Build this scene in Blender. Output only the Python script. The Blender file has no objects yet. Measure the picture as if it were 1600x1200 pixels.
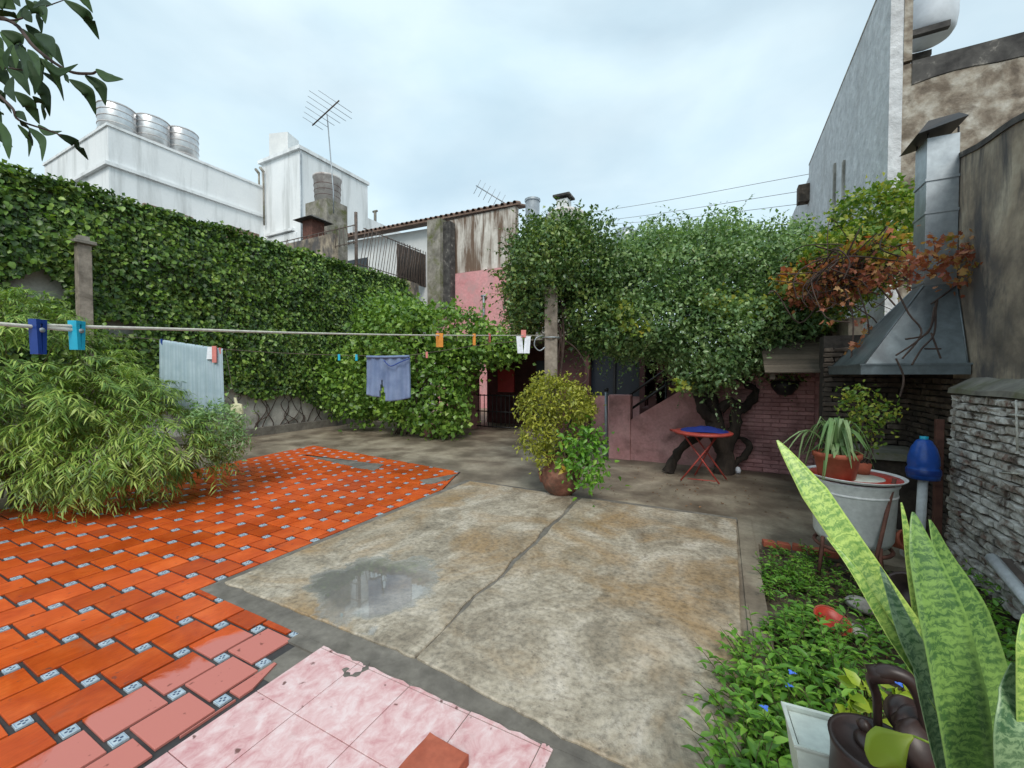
import bpy, bmesh, math, random
import numpy as np
from mathutils import Vector, Matrix, noise as mnoise
random.seed(7); RNG = np.random.default_rng(11)
S = bpy.context.scene; COL = S.collection
PI = math.pi
# ------------------------------------------------------------------ camera
CAM_H = 1.7; F = 640.0; YAW = math.radians(27.3); PITCH = -math.atan(15/640)
cd = bpy.data.cameras.new('camera'); cam = bpy.data.objects.new('camera', cd); COL.objects.link(cam)
cam.location = (0, 0, CAM_H); cam.rotation_euler = (PI/2 + PITCH, 0, YAW)
cd.sensor_width = 36; cd.lens = 36*F/1600; cd.clip_start = .02; cd.clip_end = 3000
S.camera = cam
# ------------------------------------------------------------------ world, sun, exposure
SUN_EL, SUN_AZ = math.radians(48), math.radians(151)
w = bpy.data.worlds.new('World'); S.world = w; w.use_nodes = True
nt = w.node_tree; nt.nodes.clear(); N = nt.nodes.new; L = nt.links.new
out = N('ShaderNodeOutputWorld'); bg = N('ShaderNodeBackground'); bg.inputs[1].default_value = 0.1
sky = N('ShaderNodeTexSky'); sky.sky_type = 'NISHITA'; sky.sun_disc = False
sky.sun_elevation = SUN_EL; sky.sun_rotation = SUN_AZ; sky.air_density = 1.0; sky.dust_density = 1.5
tc = N('ShaderNodeTexCoord'); mp = N('ShaderNodeMapping'); mp.inputs['Scale'].default_value = (1, 1, 2.2)
mp.inputs['Location'].default_value = (.35, .1, .2)
nz = N('ShaderNodeTexNoise'); nz.inputs['Scale'].default_value = 1.9; nz.inputs['Detail'].default_value = 7
nz.inputs['Roughness'].default_value = .48; nz.inputs['Distortion'].default_value = .3
cr = N('ShaderNodeValToRGB'); cr.color_ramp.elements[0].position = .34; cr.color_ramp.elements[1].position = .62
cr.color_ramp.elements[0].color = (.6,.6,.6,1); cr.color_ramp.elements[1].color = (.96,.96,.96,1)
nz2 = N('ShaderNodeTexNoise'); nz2.inputs['Scale'].default_value = 3.1; nz2.inputs['Detail'].default_value = 6
cr2 = N('ShaderNodeValToRGB'); cr2.color_ramp.elements[0].position = .3; cr2.color_ramp.elements[1].position = .7
cr2.color_ramp.elements[0].color = (4.9, 6.3, 7.1, 1); cr2.color_ramp.elements[1].color = (6.0, 7.15, 7.65, 1)
skm = N('ShaderNodeMixRGB'); skm.blend_type = 'MULTIPLY'; skm.inputs[0].default_value = 1; skm.inputs[2].default_value = (1.6, 1.55, 1.25, 1)
mx = N('ShaderNodeMixRGB')
L(tc.outputs['Generated'], mp.inputs[0]); L(mp.outputs[0], nz.inputs[0]); L(mp.outputs[0], nz2.inputs[0])
L(nz.outputs['Fac'], cr.inputs[0]); L(nz2.outputs['Fac'], cr2.inputs[0])
L(sky.outputs[0], skm.inputs[1]); L(skm.outputs[0], mx.inputs[1]); L(cr2.outputs[0], mx.inputs[2]); L(cr.outputs[0], mx.inputs[0])
L(mx.outputs[0], bg.inputs[0]); L(bg.outputs[0], out.inputs[0])
sd = bpy.data.lights.new('sun', 'SUN'); sd.energy = 1.5; sd.angle = math.radians(25); sd.color = (1, .96, .9)
sun = bpy.data.objects.new('sun', sd); COL.objects.link(sun)
sun.rotation_euler = (PI/2 - SUN_EL, 0, PI - SUN_AZ)
S.view_settings.view_transform = 'Standard'; S.view_settings.look = 'None'
S.view_settings.exposure = 0.56; S.view_settings.gamma = 1; S.view_settings.use_curve_mapping = False
S.render.engine = 'CYCLES'
# ------------------------------------------------------------------ placing helpers
VW = np.array([-math.sin(YAW)*math.cos(PITCH), math.cos(YAW)*math.cos(PITCH), math.sin(PITCH)])
RT = np.array([math.cos(YAW), math.sin(YAW), 0.]); UP = np.cross(RT, VW); CC = np.array([0, 0, CAM_H])
VH = np.array([-math.sin(YAW), math.cos(YAW), 0.])
def ray(px, py): return VW + RT*(px-800)/F + UP*(600-py)/F
def P(px, py, d): return CC + ray(px, py)*d
def G(px, py, z=0.): r = ray(px, py); return CC + r*((z-CAM_H)/r[2])
def AX(px, py, x): r = ray(px, py); return CC + r*(x/r[0])
def AY(px, py, y): r = ray(px, py); return CC + r*(y/r[1])
# ------------------------------------------------------------------ tagging
def tag(o, label=None, cat=None, group=None, kind=None):
    if label: o['label'] = label
    if cat: o['category'] = cat
    if group: o['group'] = group
    if kind: o['kind'] = kind
    return o
def thing(name, label, cat, loc=(0,0,0), group=None):
    o = bpy.data.objects.new(name, None); COL.objects.link(o); o.location = loc; o.empty_display_size = .1
    return tag(o, label, cat, group)
def link(name, me, mat=None, parent=None, loc=None):
    o = bpy.data.objects.new(name, me); COL.objects.link(o)
    if mat is not None and not me.materials: me.materials.append(mat)
    if parent is not None:
        o.parent = parent
        o.location = Vector(loc) - parent.location if loc is not None else -parent.location
    elif loc is not None: o.location = loc
    return o
class MB:
    def __init__(s): s.v = []; s.f = []; s.sm = []
    def add(s, vs, fs, smooth=False):
        b = len(s.v); s.v += [tuple(map(float, v)) for v in vs]; s.f += [tuple(b+i for i in f) for f in fs]; s.sm += [smooth]*len(fs); return s
    def box(s, a, b, bev=0):
        x0,y0,z0 = a; x1,y1,z1 = b
        if bev <= 0:
            return s.add([(x0,y0,z0),(x1,y0,z0),(x1,y1,z0),(x0,y1,z0),(x0,y0,z1),(x1,y0,z1),(x1,y1,z1),(x0,y1,z1)],
              [(3,2,1,0),(4,5,6,7),(0,1,5,4),(1,2,6,5),(2,3,7,6),(3,0,4,7)])
        bm = bmesh.new(); m = Matrix.Translation(((x0+x1)/2,(y0+y1)/2,(z0+z1)/2)) @ Matrix.Diagonal((abs(x1-x0),abs(y1-y0),abs(z1-z0),1))
        bmesh.ops.create_cube(bm, size=1, matrix=m); bmesh.ops.bevel(bm, geom=bm.edges[:], offset=bev, segments=1, affect='EDGES')
        bm.verts.index_update(); s.add([v.co[:] for v in bm.verts], [[v.index for v in f.verts] for f in bm.faces]); bm.free(); return s
    def obox(s, c, ax, ay, az):   # oriented box, centre + half vectors
        c, ax, ay, az = map(np.array, (c, ax, ay, az))
        vs = [c+i*ax+j*ay+k*az for k in (-1,1) for j in (-1,1) for i in (-1,1)]
        return s.add(vs, [(0,2,3,1),(4,5,7,6),(0,1,5,4),(1,3,7,5),(3,2,6,7),(2,0,4,6)])
    def poly(s, pts, z0, z1):
        n = len(pts); vs = [(p[0],p[1],z0) for p in pts]+[(p[0],p[1],z1) for p in pts]
        return s.add(vs, [tuple(range(n,2*n)), tuple(range(n-1,-1,-1))]+[(i,(i+1)%n,n+(i+1)%n,n+i) for i in range(n)])
    def tube(s, pts, r, seg=8, cap=True):
        pts = [Vector(p) for p in pts]; n = len(pts); rs = r if hasattr(r,'__len__') else [r]*n
        vs = []; prev = None
        for i, p in enumerate(pts):
            t = (pts[min(i+1,n-1)]-pts[max(i-1,0)]).normalized()
            if prev is None:
                u = t.orthogonal().normalized()
            else:
                u = (prev - t*prev.dot(t)).normalized()
            prev = u; v = t.cross(u)
            for k in range(seg):
                a = 2*PI*k/seg; vs.append(p+(u*math.cos(a)+v*math.sin(a))*rs[i])
        fs = [(i*seg+k, i*seg+(k+1)%seg, (i+1)*seg+(k+1)%seg, (i+1)*seg+k) for i in range(n-1) for k in range(seg)]
        if cap: fs += [tuple(range(seg-1,-1,-1)), tuple((n-1)*seg+k for k in range(seg))]
        return s.add(vs, fs, True)
    def lathe(s, prof, c=(0,0,0), seg=28, smooth=True):
        vs = [(c[0]+r*math.cos(2*PI*k/seg), c[1]+r*math.sin(2*PI*k/seg), c[2]+z) for r, z in prof for k in range(seg)]
        fs = [(i*seg+k, i*seg+(k+1)%seg, (i+1)*seg+(k+1)%seg, (i+1)*seg+k) for i in range(len(prof)-1) for k in range(seg)]
        return s.add(vs, fs, smooth)
    def mesh(s, name):
        me = bpy.data.meshes.new(name); me.from_pydata(s.v, [], s.f); me.update()
        me.polygons.foreach_set('use_smooth', s.sm)
        return me
    def build(s, name, mat=None, parent=None, loc=None):
        me = s.mesh(name)
        return link(name, me, mat, parent, loc)
def smooth_path(pts, n=6):
    pts = [Vector(p) for p in pts]; q = [pts[0]]+pts+[pts[-1]]; o = []
    for i in range(1, len(q)-2):
        for k in range(n):
            t = k/n; a,b,c,d = q[i-1],q[i],q[i+1],q[i+2]
            o.append(.5*((2*b)+(c-a)*t+(2*a-5*b+4*c-d)*t*t+(3*b-a-3*c+d)*t**3))
    o.append(pts[-1]); return o
# ------------------------------------------------------------------ materials
def newmat(name):
    m = bpy.data.materials.new(name); m.use_nodes = True; nt = m.node_tree
    return m, nt, nt.nodes['Principled BSDF']
def ramp(nt, stops):
    r = nt.nodes.new('ShaderNodeValToRGB'); e = r.color_ramp.elements
    while len(e) < len(stops): e.new(.5)
    for i,(p,c) in enumerate(stops):
        e[i].position = p; e[i].color = tuple(c)+(1,) if len(c)==3 else c
    return r
def noise(nt, src, scale, detail=6, rough=.55, dist=0, vec=(1,1,1), off=(0,0,0)):
    mp = nt.nodes.new('ShaderNodeMapping'); mp.inputs['Scale'].default_value = vec; mp.inputs['Location'].default_value = off
    nt.links.new(src, mp.inputs[0])
    n = nt.nodes.new('ShaderNodeTexNoise'); n.inputs['Scale'].default_value = scale; n.inputs['Detail'].default_value = detail
    n.inputs['Roughness'].default_value = rough; n.inputs['Distortion'].default_value = dist
    nt.links.new(mp.outputs[0], n.inputs[0]); return n.outputs['Fac']
def math_(nt, op, a, b=None, clamp=False):
    m = nt.nodes.new('ShaderNodeMath'); m.operation = op; m.use_clamp = clamp
    for i, x in enumerate((a, b)):
        if x is None: continue
        if isinstance(x, (int, float)): m.inputs[i].default_value = x
        else: nt.links.new(x, m.inputs[i])
    return m.outputs[0]
def mixc(nt, fac, a, b, mode='MIX'):
    m = nt.nodes.new('ShaderNodeMixRGB'); m.blend_type = mode
    for i, x in ((0,fac),(1,a),(2,b)):
        if isinstance(x, (int, float)): m.inputs[i].default_value = x
        elif isinstance(x, tuple): m.inputs[i].default_value = x+(1,)
        else: nt.links.new(x, m.inputs[i])
    return m.outputs[0]
def pos(nt):
    return nt.nodes.new('ShaderNodeNewGeometry').outputs['Position']
def bumpit(nt, b, h, strength=.3, dist=.01):
    n = nt.nodes.new('ShaderNodeBump'); n.inputs['Strength'].default_value = strength; n.inputs['Distance'].default_value = dist
    nt.links.new(h, n.inputs['Height']); nt.links.new(n.outputs[0], b.inputs['Normal'])
def surf(name, stops, scale=3, rough=.8, bump=.3, bdist=.01, vec=(1,1,1), dirt=None, dscale=1.2, dpos=(.45,.7), metal=0, fine=25, vary=0, spec=.5, rr=0, dvec=(1,1,1), detail=8, fmix=.35):
    m, nt, b = newmat(name); p = pos(nt)
    n1 = noise(nt, p, scale, detail, .6, .2, vec)
    c = ramp(nt, stops); nt.links.new(n1, c.inputs[0]); col = c.outputs[0]
    n3 = noise(nt, p, fine, 4, .6)
    col = mixc(nt, fmix, col, ramp_out(nt, n3, [(.3,(.55,.55,.55)),(.7,(1.25,1.25,1.25))]), 'MULTIPLY')
    if dirt:
        n2 = noise(nt, p, dscale, 8, .65, .4, dvec, (3.1,7.7,1.3))
        f = ramp_out(nt, n2, [(dpos[0],(0,0,0)),(dpos[1],(1,1,1))])
        col = mixc(nt, f, col, dirt)
    if vary:
        oi = nt.nodes.new('ShaderNodeObjectInfo')
        col = mixc(nt, 1, col, ramp_out(nt, oi.outputs['Random'], [(0,(1-vary,)*3),(1,(1+vary,)*3)]), 'MULTIPLY')
    nt.links.new(col, b.inputs['Base Color'])
    if rr:
        nt.links.new(math_(nt, 'ADD', math_(nt, 'MULTIPLY', n1, rr), rough-rr*.5, True), b.inputs['Roughness'])
    else: b.inputs['Roughness'].default_value = rough
    b.inputs['Metallic'].default_value = metal; b.inputs['Specular IOR Level'].default_value = spec
    if bump: bumpit(nt, b, math_(nt, 'ADD', math_(nt,'MULTIPLY',n1,.7), math_(nt,'MULTIPLY',n3,.3)), bump, bdist)
    return m
def ramp_out(nt, src, stops):
    r = ramp(nt, stops); nt.links.new(src, r.inputs[0]); return r.outputs[0]
def leafmat(name, stops, rough=.45, trans=.25, clump=1.2, cw=.5, spec=.5):
    m, nt, b = newmat(name)
    at = nt.nodes.new('ShaderNodeAttribute'); at.attribute_name = 'rnd'
    n = noise(nt, pos(nt), clump, 3, .5)
    f = math_(nt, 'ADD', math_(nt,'MULTIPLY',at.outputs['Fac'],1-cw), math_(nt,'MULTIPLY',math_(nt,'SUBTRACT',math_(nt,'MULTIPLY',n,2.4),.7,True),cw), True)
    c = ramp(nt, stops); nt.links.new(f, c.inputs[0]); nt.links.new(c.outputs[0], b.inputs['Base Color'])
    b.inputs['Roughness'].default_value = rough; b.inputs['Specular IOR Level'].default_value = spec
    tr = nt.nodes.new('ShaderNodeBsdfTranslucent'); ms = nt.nodes.new('ShaderNodeMixShader'); ms.inputs[0].default_value = trans
    nt.links.new(mixc(nt,1,c.outputs[0],(1.3,1.4,.7),'MULTIPLY'), tr.inputs[0])
    o = nt.nodes['Material Output']; nt.links.new(b.outputs[0], ms.inputs[1]); nt.links.new(tr.outputs[0], ms.inputs[2]); nt.links.new(ms.outputs[0], o.inputs[0])
    return m
def plain(name, col, rough=.5, metal=0, spec=.5):
    return surf(name, [(.3, tuple(x*.88 for x in col)), (.7, tuple(min(1,x*1.1) for x in col))], 8, rough, .08, .003, metal=metal, spec=spec)
M = {}
M['yard'] = surf('old_concrete', [(.3,(.11,.085,.06)),(.45,(.22,.175,.13)),(.56,(.32,.27,.2)),(.7,(.42,.36,.28))], 1.5, .6, .4, .012, dirt=(.10,.08,.058), dscale=.9, dpos=(.42,.75), fine=30, rr=.5)
M['mortar'] = surf('grey_mortar', [(.3,(.12,.108,.09)),(.7,(.23,.21,.18))], 6, .8, .5, .01, dirt=(.09,.08,.07), dscale=3)
M['grout'] = surf('dark_grout', [(.3,(.018,.017,.018)),(.7,(.06,.055,.055))], 5, .55, .4, .006)
M['soil'] = surf('dark_soil', [(.3,(.03,.022,.015)),(.7,(.12,.09,.06))], 9, .95, 1, .04, dirt=(.2,.17,.12), dscale=5, dpos=(.55,.7))
M['render'] = surf('pale_render', [(.3,(.32,.3,.27)),(.7,(.55,.53,.49))], 1.5, .9, .3, .01, dirt=(.13,.12,.1), dscale=1.3, dpos=(.5,.7))
M['white_wall'] = surf('white_painted_wall', [(.3,(.74,.77,.79)),(.7,(.84,.86,.87))], .4, .9, .1, .01, dirt=(.46,.48,.48), dscale=.6, dpos=(.48,.72), fine=8, dvec=(1.6,1.6,.18), fmix=.07)
M['house_white'] = surf('dull_white_wall', [(.3,(.6,.62,.63)),(.7,(.78,.79,.78))], .8, .9, .1, .01, fine=8, fmix=.1)
M['stained'] = surf('stained_white_render', [(.35,(.5,.46,.41)),(.6,(.68,.65,.60))], 1, .9, .2, .01, dirt=(.15,.10,.07), dscale=1.1, dpos=(.42,.58), dvec=(2.4,2.4,.3), fine=8, fmix=.15)
M['pink_far'] = surf('faded_pink_render', [(.3,(.60,.26,.27)),(.7,(.72,.36,.37))], 1.6, .9, .2, .01, dirt=(.5,.3,.3), dscale=2.5, fine=9)
M['pink'] = surf('pink_paint_on_brick', [(.3,(.40,.19,.19)),(.55,(.56,.30,.30)),(.8,(.64,.38,.37))], 2.2, .85, .4, .008, dirt=(.16,.085,.08), dscale=1.3, dpos=(.5,.72), fine=20)
M['pink_brick'] = surf('pink_brick', [(.3,(.36,.165,.17)),(.55,(.52,.27,.27)),(.8,(.6,.34,.34))], 3, .85, .4, .006, dirt=(.15,.08,.075), dscale=1.4, dpos=(.5,.72), vary=.18, fine=25)
M['maroon'] = surf('shaded_maroon', [(.3,(.07,.025,.025)),(.7,(.13,.05,.05))], 3, .7, .2, .005)  # dark maroon stands in for canopy shade on the back house
M['tan_wall'] = surf('weathered_tan_render', [(.34,(.12,.095,.075)),(.45,(.25,.205,.16)),(.55,(.36,.32,.265)),(.7,(.54,.51,.46))], 4.2, .95, .8, .03, dirt=(.13,.10,.075), dscale=3.2, dpos=(.5,.68), fine=14)
M['grey_wall'] = surf('grey_rendered_gable', [(.3,(.50,.51,.53)),(.7,(.72,.73,.75))], 3.5, .9, .9, .06, dirt=(.40,.39,.39), dscale=.9, dpos=(.5,.75), fine=9, dvec=(1,1,.4))
M['blackened'] = surf('blackened_coping', [(.35,(.03,.028,.028)),(.6,(.09,.085,.08)),(.72,(.4,.37,.33))], 4, .9, .5, .02, fine=10)
M['dark_render'] = surf('smoke_dark_render', [(.34,(.10,.085,.07)),(.44,(.20,.165,.13)),(.53,(.36,.30,.225)),(.66,(.52,.46,.36))], 1.3, .95, .7, .03, dirt=(.085,.08,.08), dscale=1.3, dpos=(.48,.6), dvec=(1.6,1.6,.45), fine=12)
M['worn_brick'] = surf('whitewashed_brick', [(.32,(.17,.08,.06)),(.40,(.32,.26,.22)),(.48,(.50,.47,.43)),(.6,(.66,.63,.59)),(.75,(.74,.72,.69))], 8, .95, 1, .02, dirt=(.10,.07,.055), dscale=6, dpos=(.52,.66), vary=.3, fine=40)
M['dark_brick'] = surf('sooty_brick', [(.3,(.035,.025,.02)),(.55,(.10,.075,.058)),(.78,(.22,.18,.14))], 6, .95, .8, .015, dirt=(.04,.032,.027), dscale=3, vary=.35, fine=35)
M['joint'] = surf('old_lime_joint', [(.3,(.12,.10,.085)),(.7,(.32,.29,.25))], 12, .95, .8, .02)
M['joint_dark'] = surf('sooty_joint', [(.3,(.02,.016,.014)),(.7,(.06,.05,.042))], 12, .95, .8, .02)
M['zinc'] = surf('galvanised_sheet', [(.3,(.25,.28,.31)),(.7,(.42,.46,.49))], 3, .48, .1, .004, dirt=(.17,.18,.19), dscale=2.5, dpos=(.5,.8), metal=.55, fine=14, dvec=(1,1,.4))
M['hood_zinc'] = surf('dull_hood_sheet', [(.3,(.12,.145,.16)),(.7,(.23,.27,.29))], 2.5, .42, .12, .004, dirt=(.08,.09,.1), dscale=2.4, dpos=(.5,.75), metal=.4, fine=14)
M['black_metal'] = plain('black_iron', (.02,.02,.022), .5)
M['rail_metal'] = surf('rusty_dark_iron', [(.3,(.06,.05,.045)),(.7,(.15,.11,.09))], 8, .8, .2, .004)
M['rust'] = surf('rusted_steel', [(.3,(.07,.028,.02)),(.7,(.17,.07,.05))], 12, .85, .3, .004)
M['steel'] = surf('stainless_tank', [(.3,(.55,.57,.59)),(.7,(.72,.73,.74))], 1.5, .35, .03, .004, metal=.8, fine=4, dirt=(.5,.46,.45), dscale=.8)
M['tank_white'] = surf('white_water_tank', [(.3,(.55,.60,.66)),(.7,(.68,.72,.77))], 1.5, .6, .05, .004, fine=4)
M['cement'] = surf('mossy_cement', [(.3,(.13,.12,.10)),(.6,(.30,.28,.24)),(.8,(.42,.4,.36))], 2.5, .95, .4, .02, dirt=(.10,.11,.03), dscale=1.6, dpos=(.5,.68), fine=12)
M['tank_cement'] = surf('fibre_cement_tank', [(.3,(.55,.52,.51)),(.7,(.70,.67,.65))], 2, .9, .3, .01, dirt=(.33,.28,.27), dscale=2.2, dpos=(.5,.7))
M['roof_tile'] = surf('old_clay_roof', [(.3,(.12,.075,.055)),(.7,(.27,.18,.14))], 3, .9, .4, .02)
M['post'] = surf('concrete_post', [(.3,(.19,.16,.13)),(.7,(.36,.31,.26))], 7, .95, .5, .01, dirt=(.12,.1,.08), dscale=4)
M['bark'] = surf('dark_bark', [(.3,(.018,.013,.011)),(.7,(.06,.045,.035))], 10, .95, 1, .02, vec=(1,1,.4))
M['vine_stem'] = surf('dry_vine_stem', [(.3,(.03,.019,.016)),(.7,(.095,.06,.048))], 12, .9, .4, .005)
M['twig'] = surf('green_brown_twig', [(.3,(.06,.05,.02)),(.7,(.13,.12,.05))], 12, .8, .2, .003)
M['red_paint'] = surf('red_painted_metal', [(.3,(.34,.045,.035)),(.7,(.46,.075,.055))], 9, .55, .15, .003, dirt=(.13,.05,.04), dscale=11, dpos=(.56,.66))
M['blue_cloth'] = plain('deep_blue_cover', (.012,.03,.22), .7)
M['terracotta'] = surf('terracotta_pot', [(.3,(.32,.07,.035)),(.7,(.46,.125,.07))], 6, .75, .2, .005)
M['red_dish'] = plain('red_plastic', (.5,.05,.03), .4)
M['urn'] = surf('aged_clay_urn', [(.3,(.11,.045,.03)),(.5,(.25,.10,.065)),(.7,(.4,.2,.14))], 7, .8, .4, .01, dirt=(.07,.05,.035), dscale=5)
M['enamel'] = surf('grey_enamel', [(.3,(.52,.54,.55)),(.7,(.68,.70,.70))], 2, .45, .1, .005, dirt=(.2,.15,.12), dscale=3, dpos=(.58,.75))
M['rope'] = surf('pale_rope', [(.3,(.45,.43,.38)),(.7,(.7,.68,.62))], 60, .9, .5, .002)
M['plastic_blue'] = plain('blue_plastic', (.02,.09,.42), .3)
M['navy'] = plain('navy_plastic', (.012,.045,.24), .35)
M['cyan'] = plain('turquoise_plastic', (.02,.42,.62), .35)
M['orange_peg'] = plain('orange_plastic', (.65,.25,.03), .45)
M['pink_peg'] = plain('pink_plastic', (.6,.2,.18), .5)
M['white_peg'] = plain('white_plastic', (.75,.78,.85), .4)
M['pvc'] = plain('white_pvc', (.68,.70,.72), .4)
M['cream'] = plain('cream_plastic', (.72,.68,.47), .4)
M['white_tub'] = plain('off_white_plastic', (.68,.73,.66), .35)
M['towel'] = None
M['can'] = surf('dark_brown_metal', [(.3,(.022,.012,.011)),(.7,(.055,.032,.028))], 9, .42, .3, .003, dirt=(.10,.065,.05), dscale=8, dpos=(.6,.8))
M['wood'] = surf('grey_old_boards', [(.3,(.06,.048,.036)),(.7,(.16,.13,.10))], 4, .9, .4, .006, vec=(.3,3,3), vary=.2)
M['window_dark'] = plain('dark_blue_window_and_shaded_door', (.012,.02,.035), .4)
M['glass_dark'] = plain('dark_window_glass', (.02,.025,.03), .12)
M['red_panel'] = plain('dark_red_panel', (.28,.02,.02), .6)
M['dry_leaf'] = leafmat('dry_leaf', [(0,(.07,.035,.02)),(.5,(.2,.1,.05)),(1,(.36,.2,.1))], .8, .1)
M['petal'] = plain('blue_petal', (.08,.2,.75), .6)
# slab: mottled, with puddle gloss on the left panel
def slab_material():
    m, nt, b = newmat('stained_slab_concrete'); p = pos(nt)
    n1 = noise(nt, p, 2.1, 14, .72, .8, (1,.75,1)); n5 = noise(nt, p, 7, 8, .75, 3.0, (.5,1.3,1), (3,3,3)); n2 = noise(nt, p, .9, 8, .6, 1.2, (1,1,1), (4,2,0)); n3 = noise(nt, p, 28, 6, .7); n4 = noise(nt, p, 5, 9, .7, .8, (1,1,1), (9,1,0))
    c = ramp_out(nt, n1, [(.3,(.15,.12,.09)),(.42,(.28,.235,.175)),(.53,(.42,.365,.285)),(.68,(.56,.50,.42))])
    c = mixc(nt, ramp_out(nt, n2, [(.46,(0,0,0)),(.63,(.85,.85,.85))]), c, (.31,.20,.095))
    c = mixc(nt, ramp_out(nt, n4, [(.5,(0,0,0)),(.7,(.62,.62,.62))]), c, (.19,.165,.13))
    c = mixc(nt, .75, c, ramp_out(nt, n3, [(.32,(.4,.4,.4)),(.52,(1.02,1.02,1.02)),(.7,(1.35,1.35,1.35))]), 'MULTIPLY')
    c = mixc(nt, ramp_out(nt, n5, [(.56,(0,0,0)),(.60,(.55,.55,.55)),(.64,(0,0,0))]), c, (.16,.12,.08))
    v = nt.nodes.new('ShaderNodeTexVoronoi'); v.inputs['Scale'].default_value = 16; nt.links.new(p, v.inputs['Vector'])
    c = mixc(nt, ramp_out(nt, v.outputs['Distance'], [(.05,(.7,.7,.7)),(.13,(0,0,0))]), c, (.14,.12,.1))
    sx = nt.nodes.new('ShaderNodeSeparateXYZ'); nt.links.new(p, sx.inputs[0])
    def ell(cx, cy, rx, ry):
        a = math_(nt,'POWER',math_(nt,'DIVIDE',math_(nt,'SUBTRACT',sx.outputs[0],cx),rx),2); d = math_(nt,'POWER',math_(nt,'DIVIDE',math_(nt,'SUBTRACT',sx.outputs[1],cy),ry),2)
        return math_(nt,'SQRT',math_(nt,'ADD',a,d))
    nw = noise(nt, p, 3.2, 6, .6, .3)
    e = math_(nt,'ADD', ell(-2.45,2.35,.60,.52), math_(nt,'MULTIPLY',math_(nt,'SUBTRACT',nw,.5),1.6))
    wet = ramp_out(nt, e, [(.78,(1,1,1)),(1.02,(0,0,0))])
    damp_sheen = ramp_out(nt, e, [(.9,(1,1,1)),(1.5,(0,0,0))])
    c = mixc(nt, math_(nt,'MULTIPLY',damp_sheen,.62), c, (.28,.28,.27)); core = ramp_out(nt, math_(nt,'ADD',ell(-2.62,2.33,.42,.42),math_(nt,'MULTIPLY',math_(nt,'SUBTRACT',nw,.5),1.2)), [(.7,(1,1,1)),(1.2,(0,0,0))]); c = mixc(nt, math_(nt,'MULTIPLY',core,.6), c, (.12,.12,.115)); nt.links.new(wet, b.inputs['Coat Weight']); b.inputs['Coat Roughness'].default_value = .01; b.inputs['Coat IOR'].default_value = 1.4;  # damp grey lightened toward sky reflected in the puddle; core darkened to show reflections
    nt.links.new(c, b.inputs['Base Color'])
    r = mixc(nt, damp_sheen, ramp_out(nt, n1, [(.3,(.42,)*3),(.7,(.75,)*3)]), (.3,.3,.3)); r = mixc(nt, wet, r, (.03,.03,.03))
    nt.links.new(r, b.inputs['Roughness'])
    h = math_(nt,'ADD',math_(nt,'MULTIPLY',n1,.5),math_(nt,'MULTIPLY',n3,.25)); h = math_(nt,'MULTIPLY',h,math_(nt,'SUBTRACT',1,wet))
    bumpit(nt, b, h, .55, .012); return m
M['slab'] = slab_material()
def tile_material():
    m, nt, b = newmat('orange_glazed_tile'); p = pos(nt); oi = nt.nodes.new('ShaderNodeObjectInfo')
    sx = nt.nodes.new('ShaderNodeSeparateXYZ'); nt.links.new(p, sx.inputs[0])
    n = noise(nt, p, 4, 7, .6, .6); nf = noise(nt, p, 40, 4, .6); nl = noise(nt, p, .8, 4, .5)
    red = ramp_out(nt, n, [(.3,(.47,.062,.010)),(.55,(.60,.095,.015)),(.75,(.70,.135,.026))])
    red = mixc(nt, 1, red, ramp_out(nt, oi.outputs['Random'], [(0,(.72,.68,.66)),(1,(1.1,1.14,1.25))]), 'MULTIPLY')
    # dry, dull film on the tiles nearest the pink paving
    t = math_(nt,'ADD', math_(nt,'MULTIPLY',sx.outputs[0],.9), math_(nt,'MULTIPLY',math_(nt,'ABSOLUTE',math_(nt,'SUBTRACT',sx.outputs[1],1.1)),-.35))
    t = math_(nt,'ADD', t, math_(nt,'MULTIPLY',n,.55)); t = math_(nt,'ADD', t, math_(nt,'MULTIPLY',oi.outputs['Random'],.25))
    dry = ramp_out(nt, math_(nt,'ADD',t,3.0), [(.78,(0,0,0)),(.86,(1,1,1))])
    stk = noise(nt, p, 14, 5, .7, .3, (5,1,1)); red = mixc(nt, .5, red, ramp_out(nt, stk, [(.3,(.7,.66,.62)),(.6,(1.12,1.12,1.15))]), 'MULTIPLY'); c = mixc(nt, dry, red, (.52,.18,.15))
    spots = noise(nt, p, 22, 2, .4); c = mixc(nt, ramp_out(nt, spots, [(.70,(0,0,0)),(.76,(.8,.8,.8))]), c, (.16,.05,.035))
    dirt = noise(nt, p, 2.2, 8, .7, .5, (1,1,1), (2,5,1)); c = mixc(nt, ramp_out(nt, dirt, [(.6,(0,0,0)),(.8,(.5,.5,.5))]), c, (.25,.13,.08))
    nt.links.new(c, b.inputs['Base Color'])
    r = mixc(nt, dry, ramp_out(nt, nl, [(.38,(.16,.16,.16)),(.6,(.55,.55,.55))]), (.6,.6,.6)); nt.links.new(r, b.inputs['Roughness'])
    b.inputs['Specular IOR Level'].default_value = .3
    bumpit(nt, b, math_(nt,'ADD',n,math_(nt,'MULTIPLY',nf,.15)), .12, .006); return m
M['tile'] = tile_material()
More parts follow.
